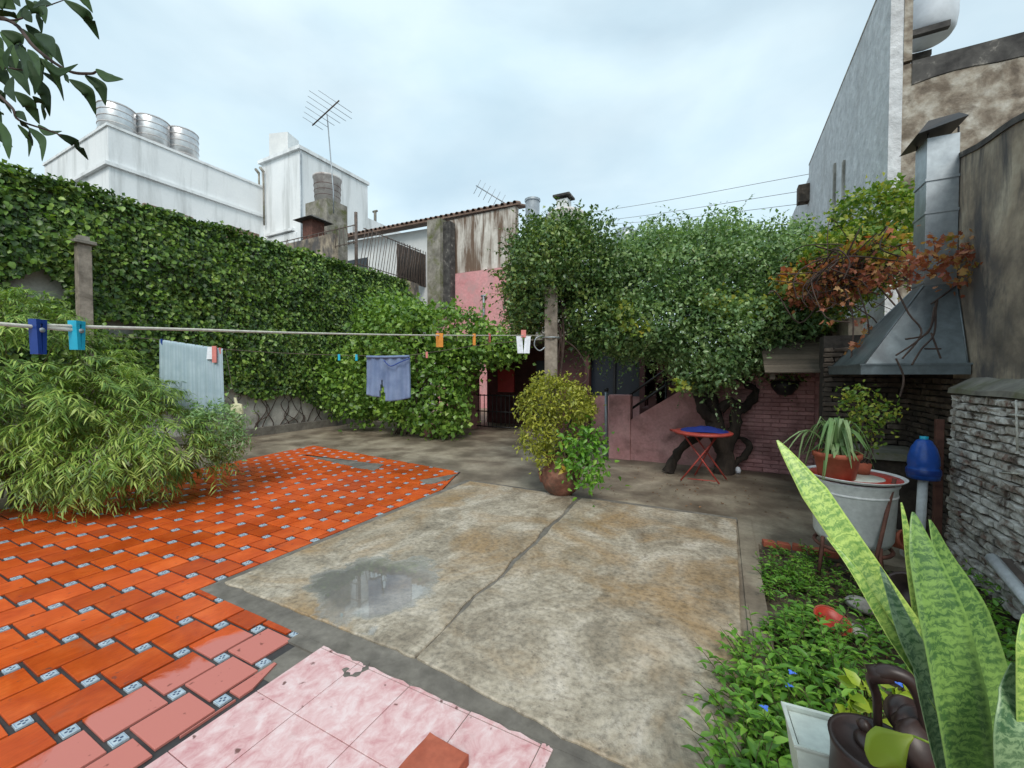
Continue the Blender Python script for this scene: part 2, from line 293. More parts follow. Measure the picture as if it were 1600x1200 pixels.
def insert_material():
    m, nt, b = newmat('blue_white_insert_tile'); tcn = nt.nodes.new('ShaderNodeTexCoord'); sx = nt.nodes.new('ShaderNodeSeparateXYZ'); nt.links.new(tcn.outputs['Object'], sx.inputs[0])
    ax = math_(nt,'ABSOLUTE',sx.outputs[0]); ay = math_(nt,'ABSOLUTE',sx.outputs[1])
    d = math_(nt,'SQRT',math_(nt,'ADD',math_(nt,'POWER',math_(nt,'SUBTRACT',ax,.013),2),math_(nt,'POWER',math_(nt,'SUBTRACT',ay,.0),2)))
    d2 = math_(nt,'SQRT',math_(nt,'ADD',math_(nt,'POWER',ax,2),math_(nt,'POWER',math_(nt,'SUBTRACT',ay,.012),2)))
    dd = math_(nt,'MINIMUM',d,d2)
    f = math_(nt,'LESS_THAN',dd,.0062)
    e = math_(nt,'MAXIMUM',ax,ay); g = math_(nt,'MULTIPLY',math_(nt,'GREATER_THAN',e,.0235),math_(nt,'LESS_THAN',e,.0265))
    n = noise(nt, pos(nt), 30, 4); base = ramp_out(nt, n, [(.3,(.28,.36,.43)),(.7,(.50,.58,.63))])
    c = mixc(nt, f, base, (.03,.05,.12)); c = mixc(nt, math_(nt,'MULTIPLY',g,.6), c, (.1,.18,.32))
    nt.links.new(c, b.inputs['Base Color']); b.inputs['Roughness'].default_value = .35; return m
M['insert'] = insert_material()
def pinktile_material():
    m, nt, b = newmat('pink_marbled_tile'); p = pos(nt)
    n = noise(nt, p, 11, 9, .7, .5, (1.2,.9,1)); n2 = noise(nt, p, 2.5, 5, .6); nf = noise(nt, p, 55, 4, .6)
    c = ramp_out(nt, math_(nt,'ADD',math_(nt,'MULTIPLY',n,.75),math_(nt,'MULTIPLY',n2,.25)), [(.36,(.55,.25,.26)),(.5,(.68,.44,.44)),(.62,(.76,.6,.6))])
    s = noise(nt, p, 17, 2, .4, 0, (1,1,1), (5,5,5)); c = mixc(nt, ramp_out(nt, s, [(.72,(0,0,0)),(.77,(.9,.9,.9))]), c, (.12,.04,.03))
    g = noise(nt, p, 3, 7, .7, .4, (1,1,1), (1,8,2)); c = mixc(nt, ramp_out(nt, g, [(.55,(0,0,0)),(.8,(.45,.45,.45))]), c, (.4,.3,.28))
    nt.links.new(c, b.inputs['Base Color']); b.inputs['Roughness'].default_value = .42; bumpit(nt, b, nf, .06, .003); return m
M['pinktile'] = pinktile_material()
def cloth_material(name, c1, c2, stripe=None):
    m, nt, b = newmat(name); p = pos(nt); n = noise(nt, p, 6, 5); c = ramp_out(nt, n, [(.3,c1),(.7,c2)])
    if stripe:
        at = nt.nodes.new('ShaderNodeAttribute'); at.attribute_name = 's'
        w = math_(nt,'SINE',math_(nt,'MULTIPLY',at.outputs['Fac'],150.0)); c = mixc(nt, math_(nt,'MULTIPLY',math_(nt,'GREATER_THAN',w,.4),.45), c, stripe)
    nt.links.new(c, b.inputs['Base Color']); b.inputs['Roughness'].default_value = .95; bumpit(nt, b, noise(nt,p,160,2), .4, .002); return m
M['towel'] = cloth_material('grey_blue_towel', (.30,.40,.46), (.40,.50,.56), (.27,.36,.42))
M['denim'] = cloth_material('faded_blue_cotton', (.12,.17,.30), (.20,.26,.40))
def snake_material(name, light, dark):
    m, nt, b = newmat(name); a = nt.nodes.new('ShaderNodeAttribute'); a.attribute_name = 't'; s = nt.nodes.new('ShaderNodeAttribute'); s.attribute_name = 's'
    n = noise(nt, pos(nt), 60, 6, .7, 1.0); n2 = noise(nt, pos(nt), 16, 5, .7, .8)
    w = math_(nt,'SINE',math_(nt,'ADD',math_(nt,'MULTIPLY',a.outputs['Fac'],420.0),math_(nt,'MULTIPLY',n,22.0)))
    f = ramp_out(nt, math_(nt,'ADD',math_(nt,'MULTIPLY',w,.2),math_(nt,'ADD',math_(nt,'MULTIPLY',n2,1.25),-.12)), [(.25,(0,0,0)),(.72,(1,1,1))])
    c = mixc(nt, f, light, dark)
    e = ramp_out(nt, math_(nt,'ABSOLUTE',s.outputs['Fac']), [(.86,(0,0,0)),(.95,(1,1,1))]); c = mixc(nt, math_(nt,'MULTIPLY',e,.7), c, tuple(x*1.15 for x in light))
    nt.links.new(c, b.inputs['Base Color']); b.inputs['Roughness'].default_value = .38; bumpit(nt, b, n, .15, .002); return m
M['snake'] = snake_material('banded_green_leaf', (.19,.32,.075), (.05,.12,.032))
M['snake_pale'] = snake_material('banded_yellow_green_leaf', (.42,.56,.13), (.13,.26,.05))
M['snake_grey'] = snake_material('banded_grey_green_leaf', (.22,.32,.16), (.045,.11,.045))
def weed_like(name, a, b_, c): return leafmat(name, [(0,a),(.5,b_),(1,c)])
M['ivy'] = leafmat('ivy_leaf', [(0,(.018,.042,.012)),(.35,(.05,.11,.024)),(.65,(.13,.22,.045)),(1,(.32,.41,.09))], .42, .28, 1.3, .35)
M['ivy_low'] = leafmat('bright_ivy_leaf', [(0,(.04,.10,.018)),(.4,(.11,.22,.035)),(.75,(.23,.37,.06)),(1,(.38,.50,.10))], .4, .25, 1.1, .4)
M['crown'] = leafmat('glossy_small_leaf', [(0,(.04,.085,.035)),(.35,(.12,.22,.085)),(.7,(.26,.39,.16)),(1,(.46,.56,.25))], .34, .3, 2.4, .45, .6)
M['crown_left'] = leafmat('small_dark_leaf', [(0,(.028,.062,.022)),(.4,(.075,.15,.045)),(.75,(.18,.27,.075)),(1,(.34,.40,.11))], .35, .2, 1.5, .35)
M['autumn'] = leafmat('autumn_vine_leaf', [(0,(.30,.055,.03)),(.28,(.42,.11,.045)),(.45,(.5,.26,.04)),(.6,(.42,.38,.05)),(.8,(.16,.25,.045)),(1,(.08,.17,.035))], .5, .35, 1.8, .35)
M['autumn_red'] = leafmat('rust_red_vine_leaf', [(0,(.16,.04,.03)),(.35,(.30,.085,.05)),(.6,(.42,.15,.08)),(.8,(.46,.27,.1)),(1,(.22,.28,.05))], .55, .35, 2.5, .3)
M['autumn_green'] = leafmat('yellow_green_vine_leaf', [(0,(.05,.12,.02)),(.5,(.14,.24,.035)),(.8,(.33,.36,.05)),(1,(.5,.36,.04))], .5, .35, 1.8, .3)
M['bush'] = leafmat('narrow_bamboo_leaf', [(0,(.05,.115,.022)),(.35,(.15,.27,.05)),(.7,(.31,.43,.085)),(1,(.52,.60,.18))], .42, .3, 2.0, .3)
M['gold'] = leafmat('golden_green_leaf', [(0,(.12,.15,.02)),(.45,(.28,.31,.04)),(.8,(.44,.44,.06)),(1,(.55,.55,.12))], .5, .25, 5, .3)
M['weed'] = leafmat('weed_leaf', [(0,(.045,.13,.016)),(.5,(.13,.31,.035)),(.85,(.25,.46,.06)),(1,(.42,.58,.12))], .42, .3, 3, .3)
M['dark_big_leaf'] = leafmat('dark_glossy_leaf', [(0,(.012,.028,.010)),(.6,(.025,.055,.015)),(1,(.05,.10,.025))], .6, .15, 3, .2, .2)
M['strap'] = leafmat('strap_leaf', [(0,(.09,.2,.06)),(.6,(.2,.34,.12)),(1,(.42,.52,.28))], .4, .25, 5, .3)
M['limeleaf'] = leafmat('lime_leaf', [(0,(.28,.42,.04)),(1,(.42,.5,.06))], .4, .35, 3, .3)
# ------------------------------------------------------------------ foliage builder
def unit(a): return a/np.maximum(np.linalg.norm(a, axis=1, keepdims=True), 1e-9)
T4V = np.array([(0,0,0),(.5,0,0),(1,0,-.12),(.42,.5,.13),(.42,-.5,.13)]); T4F = np.array([(0,1,3),(1,2,3),(0,4,1),(1,4,2)])
TNV = np.array([(0,0,0),(.45,.5,.04),(1,0,-.22),(.45,-.5,.04)]); TNF = np.array([(0,3,1),(3,2,1)])
T8V = np.array([(0,0,0),(.3,0,-.02),(.65,0,-.05),(1,0,-.22),(.25,.42,.09),(.6,.42,.05),(.25,-.42,.09),(.6,-.42,.05)])
T8F = np.array([(0,1,4),(1,5,4),(1,2,5),(2,3,5),(0,6,1),(1,6,7),(1,7,2),(2,7,3)])
# lobed, ivy or vine like outline
TIV = np.array([(0,0,0),(.12,.42,.05),(.42,.28,.06),(.5,.62,.02),(.72,.22,.03),(1,0,-.15),(.72,-.22,.03),(.5,-.62,.02),(.42,-.28,.06),(.12,-.42,.05),(.45,0,-.02)])
TIF = np.array([(10,i,(i+1)%10) for i in range(10)])[:, ::-1]
def leaves(name, pts, dirs, nrm, size, width, mat, parent=None, tmpl='4', rnd=None, label=None, kind=None):
    V, Fc = {'4':(T4V,T4F),'n':(TNV,TNF),'8':(T8V,T8F),'i':(TIV,TIF)}[tmpl]
    n = len(pts); pts = np.asarray(pts, float); d = unit(np.asarray(dirs, float)); nn = np.asarray(nrm, float)
    nn = unit(nn - d*np.sum(nn*d,axis=1,keepdims=True)); sd = np.cross(nn, d)
    size = np.broadcast_to(np.asarray(size,float), (n,)); wd = size*width
    co = (pts[:,None,:] + d[:,None,:]*(V[None,:,0:1]*size[:,None,None]) + sd[:,None,:]*(V[None,:,1:2]*wd[:,None,None]) + nn[:,None,:]*(V[None,:,2:3]*size[:,None,None]))
    k = len(V); fc = (Fc[None]+ (np.arange(n)*k)[:,None,None]).reshape(-1,3)
    me = bpy.data.meshes.new(name); me.vertices.add(n*k); me.vertices.foreach_set('co', co.reshape(-1))
    nf = len(fc); me.loops.add(nf*3); me.loops.foreach_set('vertex_index', fc.reshape(-1).astype(np.int32))
    me.polygons.add(nf); me.polygons.foreach_set('loop_start', (np.arange(nf)*3).astype(np.int32))
    try: me.polygons.foreach_set('loop_total', np.full(nf,3,np.int32))
    except Exception: pass
    me.update(calc_edges=True)
    r = RNG.random(n) if rnd is None else rnd
    a = me.attributes.new('rnd','FLOAT','POINT'); a.data.foreach_set('value', np.repeat(r,k).astype(np.float32))
    o = link(name, me, mat, parent); tag(o, label, kind=kind); return o
def snoise(p, s=1.0, seed=0.):
    x,y,z = (p*s+seed).T
    return (np.sin(x*1.7+1.3*np.sin(y*1.1+z))+np.sin(y*2.3+1.7*np.sin(z*1.3+x*.7))+np.sin(z*2.1+1.1*np.sin(x*1.9)))/3
def blobs_to_world(bl):
    out = []
    for px,py,d,rx,ry,rd in bl: out.append((P(px,py,d), rx*d/F, rd, ry*d/F))
    return out
def blob_points(bl, n, lump=.16, seed=0, inner=.62):
    B = blobs_to_world(bl); area = np.array([a*b+b*c+a*c for _,a,b,c in B]); area /= area.sum(); P_, N_ = [], []
    for i,(c,a,b,h) in enumerate(B):
        m = int(n*area[i]*1.6)+10; u = unit(RNG.normal(size=(m,3))); r = inner + (1.04-inner)*RNG.random(m)**.45
        q = u*r[:,None]*(1+lump*snoise(u*2.2+i*3.1, 1.6, seed))[:,None]*np.array([a,b,h])
        w_ = c + q[:,0:1]*RT + q[:,1:2]*VH + q[:,2:3]*np.array([0,0,1.]); nr = u/np.array([a,b,h]); nr = unit(nr[:,0:1]*RT+nr[:,1:2]*VH+nr[:,2:3]*np.array([0,0,1.]))
        keep = np.ones(m,bool)
        for j,(c2,a2,b2,h2) in enumerate(B):
            if j == i: continue
            e = w_-c2; rr = np.sqrt((e@RT/a2)**2+(e@VH/b2)**2+(e[:,2]/h2)**2); keep &= rr > .72
        P_.append(w_[keep]); N_.append(nr[keep])
    p = np.concatenate(P_); nr = np.concatenate(N_); idx = RNG.permutation(len(p))[:n]; return p[idx], nr[idx]
def cloud(name, bl, n, size, width, mat, parent, tmpl='4', holes=.35, seed=0, droop=.3, up=.5, lump=.2, **k):
    p, nr = blob_points(bl, n, lump=lump, seed=seed)
    g = snoise(p, 3.2, seed+5); keep = g > -1+holes; p, nr = p[keep], nr[keep]
    # leaves gather on short sprigs
    m = len(p); ctr = p[RNG.integers(0,m,max(1,m//7))]; j = RNG.integers(0,len(ctr),m//2); p[:m//2] = ctr[j]+RNG.normal(size=(m//2,3))*size*1.2
    nn = nr*.8 + RNG.normal(size=(m,3))*.55 + np.array([0,0,up]); dd = nr*.5 + RNG.normal(size=(m,3))*.8 + np.array([0,0,-droop])
    return leaves(name, p, dd, nn, size*RNG.uniform(.6,1.25,m), width, mat, parent, tmpl, **k)
def sprigs(name, roots, dirs, length, leaf, width, lmat, tmat, parent, per=9, droop=.35, tr=.003, tmpl='4'):
    mb = MB(); P_,D_,N_ = [],[],[]
    for r, d in zip(roots, dirs):
        r = Vector(r); d = Vector(d).normalized(); ln = length*random.uniform(.5,1.3); pts = []
        side = Vector((random.gauss(0,1),random.gauss(0,1),0))*.25
        for i in range(6):
            t = i/5; pts.append(r + d*ln*t + side*ln*t*t + Vector((0,0,-droop*ln*t*t)))
        mb.tube(pts, [tr*(1-.7*i/5) for i in range(6)], 4, False)
        for k in range(per):
            t = (k+.6)/per; i = min(4,int(t*5)); q = pts[i].lerp(pts[i+1], t*5-i); tan = (pts[i+1]-pts[i]).normalized()
            o = Vector((random.gauss(0,1),random.gauss(0,1),random.gauss(0,1))).normalized()
            P_.append(q[:]); D_.append((tan*.5+o)[:]); N_.append((Vector((0,0,1))+o*.6)[:])
    t_ = mb.build(name+'_twig', tmat, parent)
    l = leaves(name, np.array(P_), np.array(D_), np.array(N_), leaf*RNG.uniform(.6,1.2,len(P_)), width, lmat, parent, tmpl)
    tag(t_, kind='stuff'); tag(l, kind='stuff')
    return t_, l
def ribbon(name, pts, widths, hint, mat, parent, fold=.12, n=5, thick=.0025, rnd=None):
    """A bent leaf with thickness: pts = spine, hint = direction its face looks to."""
    pts = smooth_path(pts, n); m = len(pts); ws = np.interp(np.linspace(0,1,m), np.linspace(0,1,len(widths)), widths)
    v, f, tt, ss = [], [], [], []; L_ = 0; hint = Vector(hint).normalized(); prev = None
    cols = [-1,-.55,0,.55,1]
    for i,p in enumerate(pts):
        if i: L_ += (p-pts[i-1]).length
        t = (pts[min(i+1,m-1)]-pts[max(i-1,0)]).normalized(); sd = t.cross(hint)
        if sd.length < 1e-3: sd = prev
        sd = sd.normalized(); prev = sd; nr = sd.cross(t)
        for lay in (0,1):
            for c in cols:
                v.append(p + sd*c*ws[i]/2 + nr*(fold*ws[i]*(abs(c)**1.3) + (thick*.5*(1-abs(c)*.7))*(1 if lay==0 else -1))); tt.append(L_); ss.append(c)
    K = 10
    for i in range(m-1):
        a = i*K; b = a+K
        for c in range(4):
            f.append((a+c, b+c, b+c+1, a+c+1)); f.append((a+5+c+1, b+5+c+1, b+5+c, a+5+c))
        f.append((a, a+5, b+5, b)); f.append((a+4, b+4, b+9, a+9))
    me = bpy.data.meshes.new(name); me.from_pydata([x[:] for x in v], [], f); me.update(); me.polygons.foreach_set('use_smooth',[True]*len(f))
    for nm, arr in (('t',tt),('s',ss),('rnd',[random.random() if rnd is None else rnd]*len(v))):
        a = me.attributes.new(nm,'FLOAT','POINT'); a.data.foreach_set('value', arr)
    return link(name, me, mat, parent)
#==================================================================== GROUND AND PAVING
tag(MB().box((-400,-400,-.35),(400,400,-.12)).build('ground', M['soil']), kind='structure')
# yard floor (concrete) - a ring of sheets round the planting bed on the right
bed = [(.33,4.78),(.30,3.66),(.22,3.1),(-.02,2.6),(-.06,2.1),(-.1,1.2),(1.85,1.2),(1.85,4.78)]
yard = MB(); yard.box((-13.5,-4,-.12),(-.1,19,-.012)).box((-.1,4.78,-.12),(4,19,-.0121)).box((-.1,-4,-.12),(4,1.2,-.0122))
yard.poly([(-.1,1.2),(-.06,2.1),(-.02,2.6),(.22,3.1),(.30,3.66),(.33,4.78),(-.1,4.78)], -.12, -.0123)
tag(yard.build('concrete_yard', M['yard']), kind='structure')
tag(MB().box((-.3,1.0,-.118),(1.9,4.9,-.06)).build('soil_bed', M['soil']), kind='structure')
# worn lighter patches and cracks of the yard beyond the slab: low screed sheets
def rough_poly(pts, amp=.02, step=.12, closed=True):
    o = []
    n = len(pts)
    for i in range(n):
        a = Vector(pts[i]); b = Vector(pts[(i+1)%n]); k = max(1,int((b-a).length/step)); nrm = Vector((-(b-a).y,(b-a).x)).normalized() if (b-a).length>1e-6 else Vector((0,0))
        for j in range(k):
            q = a.lerp(b, j/k); e = 0 if j == 0 else amp*mnoise.noise(Vector((q.x*9,q.y*9,.5)))*1.8
            o.append((q.x+nrm.x*e, q.y+nrm.y*e))
    return o
slab = bpy.data.objects.new('concrete_slab', None); COL.objects.link(slab); tag(slab, kind='structure')
crk = [(-1.60,1.86),(-1.62,2.2),(-1.655,2.6),(-1.62,2.95),(-1.66,3.3),(-1.65,3.75),(-1.69,4.1),(-1.68,4.6),(-1.72,5.0),(-1.72,5.33)]
wl = [.008,.010,.014,.02,.028,.02,.034,.02,.026,.03]
left = [(x-w_,y) for (x,y),w_ in zip(crk,wl)]; right = [(x+w_,y) for (x,y),w_ in zip(crk,wl)]
def slab_piece(outline):
    bm = bmesh.new(); vs = [bm.verts.new((x,y,.0)) for x,y in outline]; f = bm.faces.new(vs)
    if f.normal.z < 0: f.normal_flip()
    r = bmesh.ops.extrude_face_region(bm, geom=[f]); tv = [g for g in r['geom'] if isinstance(g,bmesh.types.BMVert)]
    for v in tv: v.co.z = .028
    bmesh.ops.recalc_face_normals(bm, faces=bm.faces[:])
    te = [e for e in bm.edges if all(abs(v.co.z-.028)<1e-5 for v in e.verts)]
    bmesh.ops.bevel(bm, geom=te, offset=.007, segments=1, affect='EDGES')
    me = bpy.data.meshes.new('slab_panel'); bm.to_mesh(me); bm.free(); return me
lp = rough_poly([(-3.52,1.86)]+left[:1],.025,.08)[:-1]
def edge(a,b,amp=.015,step=.07):
    a=Vector(a);b=Vector(b);k=max(1,int((b-a).length/step));nr=Vector((-(b-a).y,(b-a).x)).normalized()
    return [((a.lerp(b,j/k)+nr*amp*(0 if j==0 else mnoise.noise(Vector((a.lerp(b,j/k).x*7,a.lerp(b,j/k).y*7,2)))*1.6))[:]) for j in range(k)]
def crackside(pts, s): 
    o = []
    for i in range(len(pts)-1): o += edge(pts[i], pts[i+1], .012, .05)
    return o+[pts[-1]]
L_out = edge((-3.56,1.84), left[0], .013) + crackside(left,1) + edge((-1.79,5.36),(-3.52,5.38),.008) + edge((-3.52,5.38),(-3.56,1.84),.006)
link('slab_panel', slab_piece(L_out), M['slab'], slab)
R_out = edge(right[0],(.08,1.70),.014) + edge((.08,1.70),(.13,2.9),.006) + edge((.12,2.9),(.15,5.36),.006) + edge((.15,5.36),(-1.66,5.34),.012) + crackside(right[::-1],-1)
link('slab_panel', slab_piece(R_out), M['slab'], slab)
mort = MB(); mort.box((-3.64,1.70,-.11),(-3.44,5.46,.013)); mort.box((-3.44,1.70,-.11),(.1,1.95,.0135)); mort.box((-1.95,1.95,-.11),(-1.5,5.3,.0126))
mort.box((-3.44,5.33,-.11),(.16,5.47,.012)); mort.poly([(-2.5,1.66),(-2.2,1.66),(-2.2,1.7),(-3.64,1.7),(-3.64,1.86),(-2.52,1.86)][::-1] if False else [(-2.44,1.62),(-2.15,1.62),(-2.15,1.699),(-2.44,1.699)], -.11, .0128)
mort.poly(rough_poly([(-2.2,1.0+.62),(.1,.9+.6),(.1,1.699),(-2.2,1.699)],.0), -.11, .0129)
mort.poly([(-2.36,1.36),(-2.19,1.36),(-2.19,1.619),(-2.36,1.619)], -.11, .0016)
tag(mort.build('mortar_strip', M['mortar']), kind='structure')
tag(MB().box((.165,1.6,-.11),(.3,5.47,.002)).build('wet_path', M['yard']), kind='structure')
# --- orange tiles with small inserts, laid hopscotch fashion
Pp, Qq = .265, .086; T0 = (-2.78,.772)
floor = bpy.data.objects.new('tiled_floor', None); COL.objects.link(floor); tag(floor, kind='structure')
gb = MB(); gb.poly([(-7.75,-1),(-2.2,-1),(-2.2,1.705),(-2.44,1.705),(-2.44,1.86),(-3.64,1.86),(-3.64,4.7),(-4.06,5.9),(-8.7,6.5)], -.11, -.001)
gb.build('grout_bed', M['grout'], floor)
def clip(poly, a, b, c):      # keep a*x+b*y<=c
    o = []
    for i in range(len(poly)):
        p, q = poly[i], poly[(i+1)%len(poly)]; dp = a*p[0]+b*p[1]-c; dq = a*q[0]+b*q[1]-c
        if dp <= 0: o.append(p)
        if dp*dq < 0: t = dp/(dp-dq); o.append((p[0]+t*(q[0]-p[0]), p[1]+t*(q[1]-p[1])))
    return o
def line(p, q):               # half plane to the left of p->q
    a, b = (q[1]-p[1]), -(q[0]-p[0]); return a, b, a*p[0]+b*p[1]
def parea(p): return abs(sum(p[i][0]*p[(i+1)%len(p)][1]-p[(i+1)%len(p)][0]*p[i][1] for i in range(len(p))))/2 if len(p)>2 else 0
patch_quads = [[G(470,711)[:2],G(600,727)[:2],G(585,737)[:2],G(552,731)[:2]], [G(655,752)[:2],G(716,741)[:2],G(700,751)[:2],G(668,758)[:2]]]
def cut_tile(rect):
    cx = sum(p[0] for p in rect)/4; cy = sum(p[1] for p in rect)/4
    o = rect
    if cy < 1.84 and max(p[0] for p in rect) > -3.66:
        o = clip(o, 1, 0, -2.235 if cy < 1.66 else -2.42); o = clip(o, 0, 1, 1.845)
        if cy > 1.6 and cy<1.8: o = clip(o,1,0,-2.42) if max(p[1] for p in o or [(0,0)])>1.72 else o
    else:
        o = clip(o, 1, 0, -3.66)
    o = clip(o, *line((-3.62,4.75),(-4.06,5.85))) if o else o
    o = clip(o, *line((-4.06,5.86),(-8.65,6.46))) if o else o
    o = clip(o, *line((-8.65,6.46),(-7.7,-1))) if o else o
    return o
def prism(poly, h=.012, ch=.003):
    mb = MB(); n = len(poly); cx = sum(p[0] for p in poly)/n; cy = sum(p[1] for p in poly)/n
    r = max(math.hypot(p[0]-cx,p[1]-cy) for p in poly); k = 1-ch/r
    a = [(p[0],p[1],0) for p in poly]; b = [(p[0],p[1],h-ch*.7) for p in poly]; c = [(cx+(p[0]-cx)*k, cy+(p[1]-cy)*k, h) for p in poly]
    fs = [tuple(range(2*n,3*n))]
    for i in range(n):
        j = (i+1)%n; fs += [(i,j,n+j,n+i),(n+i,n+j,2*n+j,2*n+i)]
    return mb.add(a+b+c, fs)
jt = .019
fullb = prism([(-(Pp-jt)/2,-(Pp-jt)/2),((Pp-jt)/2,-(Pp-jt)/2),((Pp-jt)/2,(Pp-jt)/2),(-(Pp-jt)/2,(Pp-jt)/2)]).mesh('tile'); fullb.materials.append(M['tile'])
fulls = prism([(-.0295,-.0295),(.0295,-.0295),(.0295,.0295),(-.0295,.0295)],.0122,.002).mesh('insert_tile'); fulls.materials.append(M['insert'])
big, small = [], []
for i in range(-30,8):
    for j in range(-8,30):
        ox = T0[0]+i*Pp-j*Qq; oy = T0[1]+i*Qq+j*Pp
        if not(-9.2<ox<-2 and -.6<oy<6.8): continue
        r = jt/2
        for lst, x0,y0,s_ in ((big,ox,oy,Pp),(small,ox,oy-Qq,Qq)):
            rect = [(x0+r,y0+r),(x0+s_-r,y0+r),(x0+s_-r,y0+s_-r),(x0+r,y0+s_-r)]
            c = cut_tile(rect); ar = parea(c)
            if ar < .00035 or (s_<.1 and ar<.0018): continue
            cx,cy = x0+s_/2, y0+s_/2; e = np.array([cx,cy,0])-CC; z = e@VW
            if z > .05: px,py = 800+F*(e@RT)/z, 600-F*(e@UP)/z; inf = -120<px<1700 and py<1350
            else: inf = False
            full = ar > (s_-2*r)**2*.995
            lst.append((0 if inf else 1, math.hypot(cx,cy), cx, cy, full, c))
for lst, me, nm, mt in ((big,fullb,'tile',M['tile']),(small,fulls,'insert_tile',M['insert'])):
    lst.sort(key=lambda t:(t[0],t[1])); rest = MB()
    for q,(a_,d_,cx,cy,full,c) in enumerate(lst):
        dz = random.uniform(-.0012,.0012)
        if q < 300:
            if full: o = link(nm, me, None, floor, (cx,cy,dz))
            else: o = link(nm, prism([(p[0]-cx,p[1]-cy) for p in c]).mesh(nm), mt, floor, (cx,cy,dz))
            if full: o.rotation_euler = (random.gauss(0,.0025),random.gauss(0,.0025),random.gauss(0,.006))
        else:
            m_ = prism(c); rest.add([(x,y,z+dz) for x,y,z in m_.v], m_.f)
    if rest.v: tag(rest.build(nm, mt, floor), kind='stuff')
for q in patch_quads:
    q = [(p[0],p[1]) for p in q]
    a = sum(q[i][0]*q[(i+1)%4][1]-q[(i+1)%4][0]*q[i][1] for i in range(4))
    if a < 0: q = q[::-1]
    tag(MB().poly(rough_poly(q,.03,.1), -.01, .017).build('mortar_patch', M['mortar']), kind='structure')
# --- pink marbled tiles beside the camera
pf = bpy.data.objects.new('pink_tile_floor', None); COL.objects.link(pf); tag(pf, kind='structure')
MB().box((-2.2,-1,-.11),(-.62,1.699,.004)).build('grout_bed', M['grout'], pf)
pc = .385
for i in range(-1,5):
    for j in range(-4,3):
        x0 = -1.875+i*pc; y0 = 1.278+(j-1)*.392; x1 = x0+pc; y1 = y0+.392
        x0 = max(x0,-2.19); x1 = min(x1,-.66); y1 = min(y1, 1.70); g = .0022
        if x1-x0 < .03 or y1-y0 < .03: continue
        top = (y1 >= 1.699)
        pts = [(x0+g,y0+g),(x1-g,y0+g)]
        if top:
            k = 7
            pts += [(x1-g+(x0-x1+2*g)*t/k, y1-.004-abs(mnoise.noise(Vector((x0*5+t*1.3,3.3,0))))*.03) for t in range(k+1)]
        else: pts += [(x1-g,y1-g),(x0+g,y1-g)]
        cx = (x0+x1)/2; cy = (y0+y1)/2
        link('tile', prism([(p[0]-cx,p[1]-cy) for p in pts],.013,.0012).mesh('tile'), M['pinktile'], pf, (cx,cy,.003+random.uniform(0,.0008)))
# ring of cement smeared over the pink tiles
rp = [Vector(G(*q,.019)) for q in ((541,1043),(539,1050),(546,1055),(560,1052),(571,1044),(574,1037),(566,1034))]
rg = MB(); sp = smooth_path(rp,3); n_ = len(sp)
vs = []; 
for i,p in enumerate(sp):
    t = (sp[min(i+1,n_-1)]-sp[max(i-1,0)]).normalized(); s_ = Vector((-t.y,t.x,0)); wv = .013+.009*math.sin(i*1.7)
    vs += [p+s_*wv-Vector((0,0,.002)), p+Vector((0,0,.002)), p-s_*wv-Vector((0,0,.002))]
rg.add(vs, [(3*i+k,3*i+k+1,3*i+k+4,3*i+k+3) for i in range(n_-1) for k in (0,1)], True)
tag(rg.build('cement_smear', M['mortar']), kind='structure')
# loose terracotta brick lying on the pink tiles
def rotz_quad(cx,cy,w_,l_,a):
    c,s = math.cos(a),math.sin(a); return [(cx+x*c-y*s, cy+x*s+y*c) for x,y in ((-w_/2,-l_/2),(w_/2,-l_/2),(w_/2,l_/2),(-w_/2,l_/2))]
bme = prism(rough_poly([(-.11,-.15),(.11,-.15),(.11,.15),(-.11,.15)],.003,.03), .05, .004).mesh('loose_brick')
lb = link('loose_brick', bme, M['terracotta'], None, (-1.075,1.305,.016)); lb.rotation_euler.z = math.radians(-3)
tag(lb, 'flat red clay brick lying loose on the pink marbled tiles', 'brick')
# ==================================================================== LEFT WALL WITH IVY
WX = -11.6
wl_ = thing('boundary_wall', 'tall pale rendered boundary wall mostly hidden under the ivy on the left', 'wall', (WX,5,0))
MB().box((WX-.3,-6,-.1),(WX,13.2,5.15)).build('render_face', M['render'], wl_)
MB().box((WX+.002,-6,-.1),(WX+.14,13.19,.22),.01).build('plinth', M['mortar'], wl_)
MB().box((WX-.34,-6,5.152),(WX+.03,13.22,5.22)).build('coping', M['cement'], wl_)
ivy = thing('wall_ivy', 'dense dark green ivy covering the whole boundary wall on the left', 'ivy', (WX,5,0))
def ivy_field(n):
    y = RNG.uniform(-2,13.6,n); z = RNG.uniform(0.1,5.6,n); q = np.stack([np.zeros(n),y,z],1)
    lo = .75+.45*snoise(q,1.6,2.)+np.where(y<9.2,.25,-.1); lo = np.where(y>10.6,.15+.1*snoise(q,2,1),lo)
    hi = 5.42+.10*snoise(q,2.2,4.)+.05*snoise(q,7,1.)
    hi = np.where(y>12.6, hi-(y-12.6)*.9, hi)
    bare = ((y-2.75)/.3)**2+((z-3.35)/.28)**2 < 1+.5*snoise(q,6,1.)
    bare2 = ((y-3.9)/.3)**2+((z-2.75)/.2)**2 < 1+.5*snoise(q,6,3.)
    keep = (z>lo)&(z<hi)&~bare&~bare2&(snoise(q,5.,8.)>-.72)
    th = .30+.16*snoise(q,1.7,6.)+.06*snoise(q,6,2.); th = np.where(z<lo+.4, th*.6, th)
    return y,z,th,keep
y,z,th,keep = ivy_field(75000); y,z,th = y[keep],z[keep],th[keep]; n = len(y)
dpt = th*(1-.5*RNG.random(n)**2); roundtop = np.clip((z-5.0)/.5,0,1)
p = np.stack([WX+.03+dpt*(1-.5*roundtop), y, z],1)
